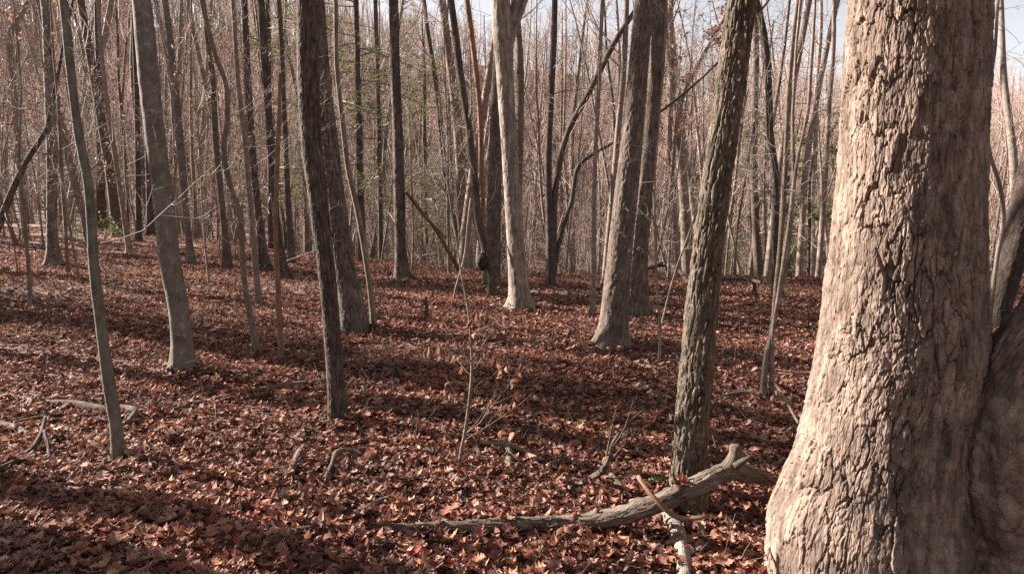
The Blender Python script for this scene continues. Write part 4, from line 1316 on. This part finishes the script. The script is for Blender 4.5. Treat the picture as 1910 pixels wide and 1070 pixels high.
B, Rb = sprout(A, Ra, 3, sp, 0.3, 1, (0.4, 1.0), (0.4, 0.7), 0.6, 0.2, 0.0, 4, rmin=0.0012)
link("twig", tube_mesh("twig", [(A - foot, Ra, 4), (B - foot, Rb, 3)], M['thin']), rs, kind="stuff")
hang = [leaf_mesh("russet_leaf", oval, 0.072, c, f, t, True, 20 + k, M['russet']) for k, (c, f, t) in enumerate([(0.6, 0.8, 0.8), (0.3, 1.2, 1.0), (-0.5, 0.9, 0.5)])]
for k in range(64):
    tw = B[sp.integers(0, len(B))]
    q = tw[sp.integers(1, 4)]
    o = link("leaf", hang[k % 3], rs, q - foot + np.array([0, 0, -0.04]))
    o.rotation_euler = (math.pi / 2 * -1 + sp.normal(0, 0.4), sp.normal(0, 0.4), sp.uniform(0, 6.28))
    o.scale = (sp.uniform(0.7, 1.15),) * 3


def leafy_sapling(label, px, py, h, nleaf, size, mat, seed, y0=None, group=None, spread=0.9):
    rg = np.random.default_rng(seed)
    p = hit(px, py) if y0 is None else at_depth(px, py, y0)[0]
    p[2] = float(terrain(p[0], p[1]))
    P = np.array([[0, 0, -0.1], [0, 0, 0], [0.04 * h, 0.02, h * 0.35], [0.02 * h, 0.05 * h, h * 0.7], [0.09 * h, 0.04 * h, h]])
    P[1:, :2] += rg.normal(0, 0.02 * h, (4, 2))
    R = np.array([0.016, 0.015, 0.011, 0.008, 0.003]) * h / 2.5
    root = thing("leafy_sapling", label, "sapling", p, group)
    link("stem", trunk_mesh("stem", P, R, M['thin'], 8, 0.12, 99, None, 0, 4, seed), root)
    G = crown_groups(P, R, rg, h * 0.3, h * 0.98, 14, (0.25 * h, spread * 0.45 * h), (4, 3), (4, 3, 3), (0.9, 1.5), 0.5, 0.02)
    link("crown", tube_mesh("crown", G, M['twig']), root)
    V, Q = leaf_card(rg, nleaf, G[2][0], None, size)
    link("foliage", raw_mesh("foliage", V, Q, None, None, M[mat], False), root, kind="stuff")
    return root


for a in [("young beech with orange leaves behind the left edge, by the slanting dark tree", 20, 452, 5.5, 230, 0.085, 'orange', 201),
          ("young beech with orange leaf sprays between the crooked mossy tree and the beech", 238, 452, 5.0, 200, 0.085, 'orange', 202),
          ("young beech with thin orange leaf sprays close left of the wavy sapling", 418, 478, 4.2, 130, 0.085, 'orange', 203),
          ("young beech with pale russet leaves right of the straight dark tree", 800, 487, 3.6, 170, 0.08, 'orange', 204),
          ("young beech with russet leaves behind the dark clump", 1080, 498, 4.0, 120, 0.08, 'orange', 205),
          ("young beech with russet leaves behind the slim sapling near the flared oak", 975, 500, 3.4, 90, 0.08, 'orange', 206),
          ("leafy brown shrub-like sapling left of the wavy sapling's foot", 440, 478, 2.4, 330, 0.05, 'orange', 207),
          ("young beech with orange leaves behind the straight grey tree near the left edge", 120, 452, 6.2, 220, 0.085, 'orange', 208)]:
    leafy_sapling(*a)
# russet crown of the oak on the right, as a part of it
oro = [o for o in COL.objects if o.name.startswith("orange_leaf_oak")][0]
rg = np.random.default_rng(5)
cr = [c for c in oro.children if c.name.startswith("crown")][0]
cv = np.empty(len(cr.data.vertices) * 3, np.float32)
cr.data.vertices.foreach_get("co", cv)
cv = cv.reshape(-1, 3)
cv = cv[cv[:, 2] > 3.0]
sel = cv[rg.integers(0, len(cv), 3600)]
V, Q = leaf_card(rg, 3600, np.stack([sel, sel + rg.normal(0, 0.12, sel.shape)], 1), None, 0.10, 0.4)
link("foliage", raw_mesh("foliage", V, Q, None, None, M['orange'], False), oro, kind="stuff")


def hemlock(label, trace, y0, height, seed, mat='dark', boughs=46, z0f=0.12, length=(1.4, 3.4), group=None):
    rg = np.random.default_rng(seed)
    P, R, _ = trace_points(trace, y0)
    P[0][2] = float(terrain(P[0][0], P[0][1]))
    foot = P[0].copy()
    P, R = extend(P, R, height, rg)
    root = thing("hemlock_tree", label, "tree", foot, group)
    link("trunk", trunk_mesh("trunk", P - foot, R, M[mat], 16, 0.12, 12, None, 0.15, 4, seed), root)
    s = np.concatenate([[0], np.cumsum(np.linalg.norm(np.diff(P, axis=0), axis=1))])
    sn = np.linspace(s[-1] * z0f, s[-1] * 0.97, 12)
    C = np.stack([np.interp(sn, s, P[:, k]) for k in range(3)], 1)[None]
    A, Ra = sprout(C, np.interp(sn, s, R)[None], boughs, rg, 0, 1, (1.25, 1.7), length, 0.28, 0.08, -0.03, 8, 1.0, rmin=0.006)
    B, Rb = sprout(A, Ra, 11, rg, 0.15, 1, (0.7, 1.2), (0.2, 0.4), 0.5, 0.12, -0.04, 5, rmin=0.003, flat=0.8)
    Cc, Rc = sprout(B, Rb, 3, rg, 0.3, 1, (0.6, 1.0), (0.4, 0.6), 0.6, 0.1, -0.04, 3, rmin=0.002, flat=0.8)
    link("crown", tube_mesh("crown", [(A - foot, Ra, 5), (B - foot, Rb, 3), (Cc - foot, Rc, 3)], M['twig']), root)
    # needle sprays, flat along the twigs
    Tw = np.concatenate([B[:, 1:4], Cc])
    keep = rg.uniform(0, 1, len(Tw)) < 0.85
    Tw = Tw[keep]
    n = len(Tw) * 12
    par = np.repeat(np.arange(len(Tw)), 12)
    f = rg.uniform(0, 1, n)[:, None] * 2
    i = np.minimum(f.astype(int), 1)
    w = f - i
    b = np.take_along_axis(Tw[par], i[:, :, None], 1)[:, 0] * (1 - w) + np.take_along_axis(Tw[par], i[:, :, None] + 1, 1)[:, 0] * w
    d = Tw[par, 2] - Tw[par, 0]
    d /= np.linalg.norm(d, axis=1, keepdims=True) + 1e-9
    side = np.cross(d, np.array([0, 0, 1.0])) * np.where(rg.uniform(0, 1, n) < 0.5, -1, 1)[:, None]
    q = d * 0.6 + side + rg.normal(0, 0.25, (n, 3))
    q /= np.linalg.norm(q, axis=1, keepdims=True) + 1e-9
    wv = np.cross(q, rg.normal(0, 0.4, (n, 3)) + np.array([0, 0, 1.0]))
    wv /= np.linalg.norm(wv, axis=1, keepdims=True) + 1e-9
    L = rg.uniform(0.05, 0.12, n)[:, None]
    V = np.stack([b, b + q * L * 0.5 + wv * 0.011, b + q * L, b + q * L * 0.5 - wv * 0.011], 1) - foot
    link("foliage", raw_mesh("foliage", V.reshape(-1, 3), np.arange(n * 4).reshape(n, 4), None, None, M['needle'], False), root, kind="stuff")
    return root


hemlock("green hemlock with drooping boughs right behind the brown pair of stems", [(664, 0, 10), (670, 250, 12), (676, 480, 16)], 19.0, 17, 301, boughs=62, length=(1.2, 3.0))
hemlock("sparse hemlock with thin green boughs left of the straight dark tree", [(700, 0, 8), (706, 220, 9), (710, 470, 12)], 25.0, 17, 302, boughs=44)
hemlock("hemlock with olive boughs behind the tall dark tree and the reddish snag", [(498, 0, 9), (503, 250, 10), (506, 470, 13)], 22.0, 16, 303, boughs=44)
hemlock("young green hemlock behind the gap right of the straight dark tree", [(790, 90, 4), (792, 250, 7), (795, 470, 10)], 30.0, 12, 304, boughs=40)
hemlock("dim green hemlock low behind the sinuous dark tree", [(1512, 330, 4), (1510, 420, 6), (1508, 520, 8)], 21.0, 5.5, 305, boughs=34, length=(0.7, 1.5))
hemlock("small green hemlock between the scaly-barked tree and the sinuous tree", [(1400, 260, 3), (1402, 400, 6), (1404, 500, 8)], 30.0, 8.5, 306, boughs=34, length=(0.8, 1.8))


def shrub(label, px, py, seed, size=1.0):
    rg = np.random.default_rng(seed)
    p = hit(px, py)
    root = thing("laurel_shrub", label, "shrub", p)
    base = np.array([[0, 0, -0.05], [0, 0, 0.05], [0, 0, 0.15]])[None]
    A, Ra = sprout(base, np.full((1, 3), 0.02), 12, rg, 0, 1, (0.4, 1.2), (0.7 * size, 1.4 * size), 0.6, 0.15, 0.06, 6, 1.0)
    B, Rb = sprout(A, Ra, 6, rg, 0.3, 1, (0.4, 1.0), (0.25, 0.5), 0.6, 0.2, 0.05, 4)
    link("stem", tube_mesh("stem", [(A, Ra, 4), (B, Rb, 3)], M['thin']), root)
    V, Q = leaf_card(rg, 230, B, None, 0.09, -0.2)
    link("foliage", raw_mesh("foliage", V, Q, None, None, M['laurel'], False), root, kind="stuff")


shrub("glossy green laurel shrub left of the crooked mossy tree's stem", 140, 452, 401)
shrub("glossy green laurel shrub right of the crooked mossy tree's stem", 196, 453, 402, 0.8)
# a sprig of green fern at the scaly tree's foot
p = hit(1236, 915)
fr = thing("fern", "small green fern sprig at the left foot of the scaly-barked tree", "fern", p)
for k in range(3):
    rg = np.random.default_rng(500 + k)
    ang = 2.2 + k * 0.8
    ax = np.linspace(0, 1, 6)
    C = np.stack([np.cos(ang) * 0.09 * ax, np.sin(ang) * 0.05 * ax - 0.03 * ax, 0.05 + 0.04 * np.sin(ax * 2)], 1)
    V, Q = [], []
    for j in range(1, 6):
        for s in (-1, 1):
            n0 = len(V)
            w = 0.035 * (1.1 - ax[j])
            q = np.array([-np.sin(ang) * s, np.cos(ang) * s, 0.1]) * (w + 0.01)
            e = (C[j] - C[j - 1]) * 0.35
            V += [C[j] - e, C[j] + q - e * 0.5, C[j] + q * 1.1 + e, C[j] + e]
            Q.append((n0, n0 + 1, n0 + 2, n0 + 3))
    link("frond", raw_mesh("frond", np.array(V), np.array(Q), None, None, M['laurel'], False), fr)


# ------------------------------------------------------------------ the woods behind: variants, then copies
def wood_variant(seed, h, r, limbs, bole, kids=(5, 5), mat='far', tw='twigfar', leaf=0, lean=0.05, sides=9, low=0):
    rg = np.random.default_rng(seed)
    n = 8
    d = np.array([rg.normal(0, lean), rg.normal(0, lean), 1.0])
    P = [np.array([0, 0, -0.4])]
    for i in range(n):
        d = d + np.append(rg.normal(0, 0.045, 2), 0)
        P.append(P[-1] + d / np.linalg.norm(d) * (h + 0.4) / n)
    P = np.array(P)
    P -= np.array([np.interp(0, P[:, 2], P[:, 0]), np.interp(0, P[:, 2], P[:, 1]), 0])
    R = r * (1 - 0.85 * (np.linspace(0, 1, n + 1)) ** 1.1)
    R[0] *= 1.35
    tr = trunk_mesh("trunk", P, R, M[mat], sides, 0.30, h, None, 0.4, 4, seed)
    G = crown_groups(P, R, rg, h * bole, h * 0.97, limbs, (0.10 * h, 0.26 * h), kids, (5, 3, 3), (0.4, 1.0), 0.5, 0.14, rmin=0.0045)
    if low:
        G += crown_groups(P, R, rg, h * 0.08, h * bole, low, (0.04 * h, 0.13 * h), (4, 3), (3, 3, 3), (0.9, 1.5), 0.14, 0.03, rmin=0.0045)
    cr = tube_mesh("crown", G, M[tw])
    lf = None
    if leaf:
        V, Q = leaf_card(rg, leaf, G[2][0], None, 0.09, 0.3)
        lf = raw_mesh("foliage", V, Q, None, None, M['orange'], False)
    return tr, cr, lf


mid = [wood_variant(600 + k, h, r * 0.95, lb - 5, bo + 0.12, (4, 3), mt, tw, lf, 0.09, 10, int(low * 2.2)) for k, (h, r, lb, bo, mt, tw, lf, low) in enumerate([
    (19, 0.17, 13, 0.42, 'far', 'twigfar', 0, 5), (17, 0.12, 12, 0.38, 'far', 'twigfar', 0, 8), (21, 0.20, 13, 0.45, 'oak', 'twigfar', 0, 4), (15, 0.09, 12, 0.32, 'thin', 'twigfar', 0, 9),
    (18, 0.14, 13, 0.35, 'dark', 'twigfar', 0, 7), (13, 0.075, 12, 0.3, 'thin', 'twigfar', 0, 9), (20, 0.16, 14, 0.4, 'pale', 'twigfar', 0, 5), (16, 0.11, 12, 0.33, 'dark', 'twigfar', 180, 8)])]
sap = [wood_variant(700 + k, h, r, lb, bo, (5, 3), 'thin', 'twig', lf, 0.12, 7, 0) for k, (h, r, lb, bo, lf) in enumerate([
    (6.5, 0.034, 15, 0.22, 0), (4.5, 0.022, 14, 0.2, 0), (8.0, 0.045, 16, 0.22, 0), (5.5, 0.026, 16, 0.15, 60), (3.2, 0.014, 12, 0.15, 0)])]

MARK = [(0, "the picture's left edge"), (98, "the straight grey tree"), (172, "the crooked mossy tree"), (305, "the blotched beech"), (430, "the wavy sapling"), (520, "the reddish snag"), (615, "the brown pair"),
        (745, "the straight dark tree"), (890, "the crooked burl tree"), (960, "the pale forked tree"), (1035, "the dark clump"), (1170, "the flared oak"), (1320, "the scaly-barked tree"), (1450, "the sinuous dark tree"),
        (1560, "the massive oak"), (1840, "the massive oak"), (1910, "the picture's right edge")]


def between(px):
    for (a, na), (b, nb) in zip(MARK[:-1], MARK[1:]):
        if a <= px < b:
            return na, nb
    return None


wr = np.random.default_rng(77)
taken = [np.array(o.location[:2]) for o in COL.objects if o.parent is None and o.get("category") in ("tree", "sapling", "snag", "shrub")]


CLEAR = [(ACR[0] * 1.6 + ACR[1] * 2.95, 0.5, 0.0)]
for o, w in ((T5[0], 0.45), (T4[0], 0.4), (T8[0], 0.3)):
    CLEAR.append((ACR[0] * o.location[0] + ACR[1] * o.location[1], w, o.location[0] - 0.5))


def scatter(variants, n, d0, d1, name, cat, words, mind, rot=True, pw=1.0):
    made = 0
    tries = 0
    while made < n and tries < n * 60:
        tries += 1
        px = wr.uniform(-10, 1905)
        dd = (d0**pw + (d1**pw - d0**pw) * wr.uniform()) ** (1 / pw)
        x = (px - 955) / FPX * dd
        rim = 17.5 + 0.8 * min(max(-x, 0), 22)
        if dd < (14.0 if name == "bare_tree" else 11.5) or (dd < rim - 3 and wr.uniform() < (0.35 if x < -5 else 0.75)):
            continue
        q = np.array([x, dd])
        sa_ = ACR[0] * x + ACR[1] * dd
        if any(abs(sa_ - k) < w and x < kx for k, w, kx in CLEAR):     # gaps that let the sun through to the trunks it lights
            continue
        if min(np.hypot(*(q - t)) for t in taken) < mind * (0.6 if dd > 30 else 1):
            continue
        bt = between(px)
        if bt is None or (1560 < px < 1835):
            continue
        taken.append(q)
        v = wr.integers(0, len(variants))
        trm, crm, lfm = variants[v]
        deep = "far back" if dd > 42 else ("deeper" if dd > 27 else "near")
        lo = max(b for b, _ in MARK if b <= max(px, 0))
        hi = min(b for b, _ in MARK if b > px)
        fr = (px - lo) / (hi - lo)
        spot = f"close right of {bt[0]}" if fr < 0.33 and lo > 0 else (f"close left of {bt[1]}" if fr > 0.67 and hi < 1900 else f"between {bt[0]} and {bt[1]}")
        deep = {"near": "near the rim", "deeper": "deeper in", "far back": "far back"}[deep] if not spot.startswith("between") else deep
        lab = f"{words[v]} {deep}, {spot}"
        root = thing(name, lab, cat, (x, dd, float(terrain(x, dd))), f"{words[v].split()[0]} {cat}s {deep}, {spot}")
        root.rotation_euler = (wr.normal(0, 0.035), wr.normal(0, 0.035), wr.uniform(0, 6.28))
        s = wr.uniform(0.8, 1.2)
        root.scale = (s, s, s)
        link("trunk", trm, root)
        link("crown", crm, root)
        if lfm is not None:
            link("foliage", lfm, root, kind="stuff")
        made += 1


scatter(mid, 170, 14, 70, "bare_tree", "tree", ["straight grey tree", "slender grey tree", "stout grey-brown tree", "thin pale tree", "dark bare tree", "spindly pale tree", "smooth pale-barked tree", "dark russet-leaved tree"], 1.6)
scatter(sap, 230, 11.5, 48, "bare_sapling", "sapling", ["twiggy tall sapling", "twiggy low sapling", "branchy large sapling", "russet small sapling", "whippy short sapling"], 0.7)

# things that would share a label are told apart by their order from the left
by_label = {}
for o in COL.objects:
    if o.get("category") and o.name.startswith("bare_"):
        by_label.setdefault(o["label"], []).append(o)
ORD = ["", "second", "third", "fourth", "fifth", "sixth", "seventh"]
NUM = ["", "", "two", "three", "four", "five", "six", "seven"]
for lab, obs in by_label.items():
    k = len(obs)
    if 1 < k < 8:
        obs.sort(key=lambda o: o.location[0] / o.location[1])
        for i, o in enumerate(obs):
            end = f", leftmost of {NUM[k]}" if i == 0 else (f", rightmost of {NUM[k]}" if i == k - 1 else f", {ORD[i]} of {NUM[k]}")
            if len((lab + end).split()) <= 16:
                o["label"] = lab + end

# ------------------------------------------------------------------ the far wooded slope and the woods out of view: one mass each
far_v = [wood_variant(800 + k, h, r, lb, 0.3, (6, 5), 'far', 'twigfar', lf, 0.06, 6) for k, (h, r, lb, lf) in enumerate([(18, 0.16, 15, 0), (16, 0.12, 14, 0), (20, 0.19, 16, 0), (15, 0.10, 14, 0), (17, 0.14, 15, 700), (14, 0.09, 13, 500)])]


def joined(v):
    """trunk, crown and leaves of a variant as one mesh with their own materials"""
    obs = [bpy.data.objects.new("tmp", m) for m in v if m is not None]
    import bmesh
    out = bpy.data.meshes.new("woodland_tree")
    bm = bmesh.new()
    for k, ob in enumerate(obs):
        nf = len(bm.faces)
        bm.from_mesh(ob.data)
        bm.faces.ensure_lookup_table()
        for f in bm.faces[nf:]:
            f.material_index = k
    bm.to_mesh(out)
    bm.free()
    for ob in obs:
        out.materials.append(ob.data.materials[0])
        bpy.data.objects.remove(ob)
    return out


far_m = [joined(v) for v in far_v]
far_o = protos_of(far_m, "woodland_tree")
n = 4200
fy = np.sqrt(wr.uniform(52**2, 250**2, n))
fx = wr.uniform(-1, 1, n) * (fy * 0.86 + 6)
keep = (wr.uniform(0, 1, n) < np.where(fy > 215, 0.55, 1.0))
fx, fy = fx[keep], fy[keep]
n = len(fx)
pos = np.stack([fx, fy, terrain(fx, fy) - 0.2], 1)
rot = np.stack([wr.normal(0, 0.04, n), wr.normal(0, 0.04, n), wr.uniform(0, 6.28, n)], 1)
pidx = wr.choice(6, n, p=[0.22, 0.22, 0.2, 0.2, 0.1, 0.06])
instancer("hillside_woods", far_o, pos, rot, wr.uniform(0.7, 1.15, n), pidx, "bare brown woods covering the far hillside")
# the woods go on beside and behind the camera
side_o = protos_of([joined(wood_variant(850 + k, h, r, 6, 0.62, (4, 3), 'far', 'twigfar', 0, 0.012, 10)) for k, (h, r) in enumerate([(19, 0.21), (18, 0.17), (21, 0.25), (17, 0.14)])], "woodland_tree")
n = 900
ox, oy = wr.uniform(-75, 60, n), wr.uniform(-40, 62, n)
ok = (np.abs(ox) > 0.77 * np.maximum(oy, 0) + 1.0 + 1.6 * (oy < 5)) & (np.hypot(ox, oy) > 4)
ok &= wr.uniform(0, 1, n) < np.where(ox < 0, 0.33, 0.2)
sa = ox * ACR[0] + oy * ACR[1]
for k, w, kx in CLEAR:
    ok &= ~((np.abs(sa - k) < w) & (ox < 0))
near = [(0.15, 5.5, 0.75), (0.7, 8, 0.8), (1.1, 6.5, 0.75), (1.6, 11, 0.95), (2.0, 9, 0.7), (2.35, 11, 0.65), (4.15, 10.5, 0.75), (5.3, 12, 0.85), (5.8, 14, 0.7), (6.35, 14, 0.9), (8.2, 17, 0.9), (10.6, 21, 1.0), (11.6, 22.5, 0.9), (13.0, 25, 1.0), (1.3, 17, 1.0)]
ox = np.concatenate([ox[ok], [a * ACR[0] + b * SUNH[0] for a, b, c in near]])
oy = np.concatenate([oy[ok], [a * ACR[1] + b * SUNH[1] for a, b, c in near]])
osc = np.concatenate([wr.uniform(0.8, 1.25, ok.sum()), [c for a, b, c in near]])
n = len(ox)
instancer("surrounding_woods", side_o, np.stack([ox, oy, terrain(ox, oy) - 0.2], 1), np.stack([wr.normal(0, 0.02, n), wr.normal(0, 0.02, n), wr.uniform(0, 6.28, n)], 1),
          osc, wr.choice(4, n), "bare woods going on beside the clearing")

# ------------------------------------------------------------------ haze
hm, hn, hl = new_mat("thin_winter_haze")
hv = hn.new("ShaderNodeVolumePrincipled")
hv.inputs['Color'].default_value = (0.93, 0.94, 0.97, 1)
hv.inputs['Density'].default_value = HAZE_DENSITY
hv.inputs['Anisotropy'].default_value = 0.35
ho = hn.new("ShaderNodeOutputMaterial")
hl.new(hv.outputs[0], ho.inputs['Volume'])
x0, x1, y0, y1, z0, z1 = -440, 440, -90, 930, float(GZ.min()) - 1.5, float(GZ.max()) + 26
HV = np.array([(x, y, z) for z in (z0, z1) for y in (y0, y1) for x in (x0, x1)])
HQ = np.array([(0, 2, 3, 1), (4, 5, 7, 6), (0, 1, 5, 4), (2, 6, 7, 3), (0, 4, 6, 2), (1, 3, 7, 5)])
if HAZE_DENSITY > 0:
    link("haze", raw_mesh("haze", HV, HQ, None, None, hm, False), kind="stuff", label="thin pale haze in the air over the woods")
print("SCENE z range", GZ.min(), GZ.max(), "leaves", NL, "objects", len(bpy.data.objects))
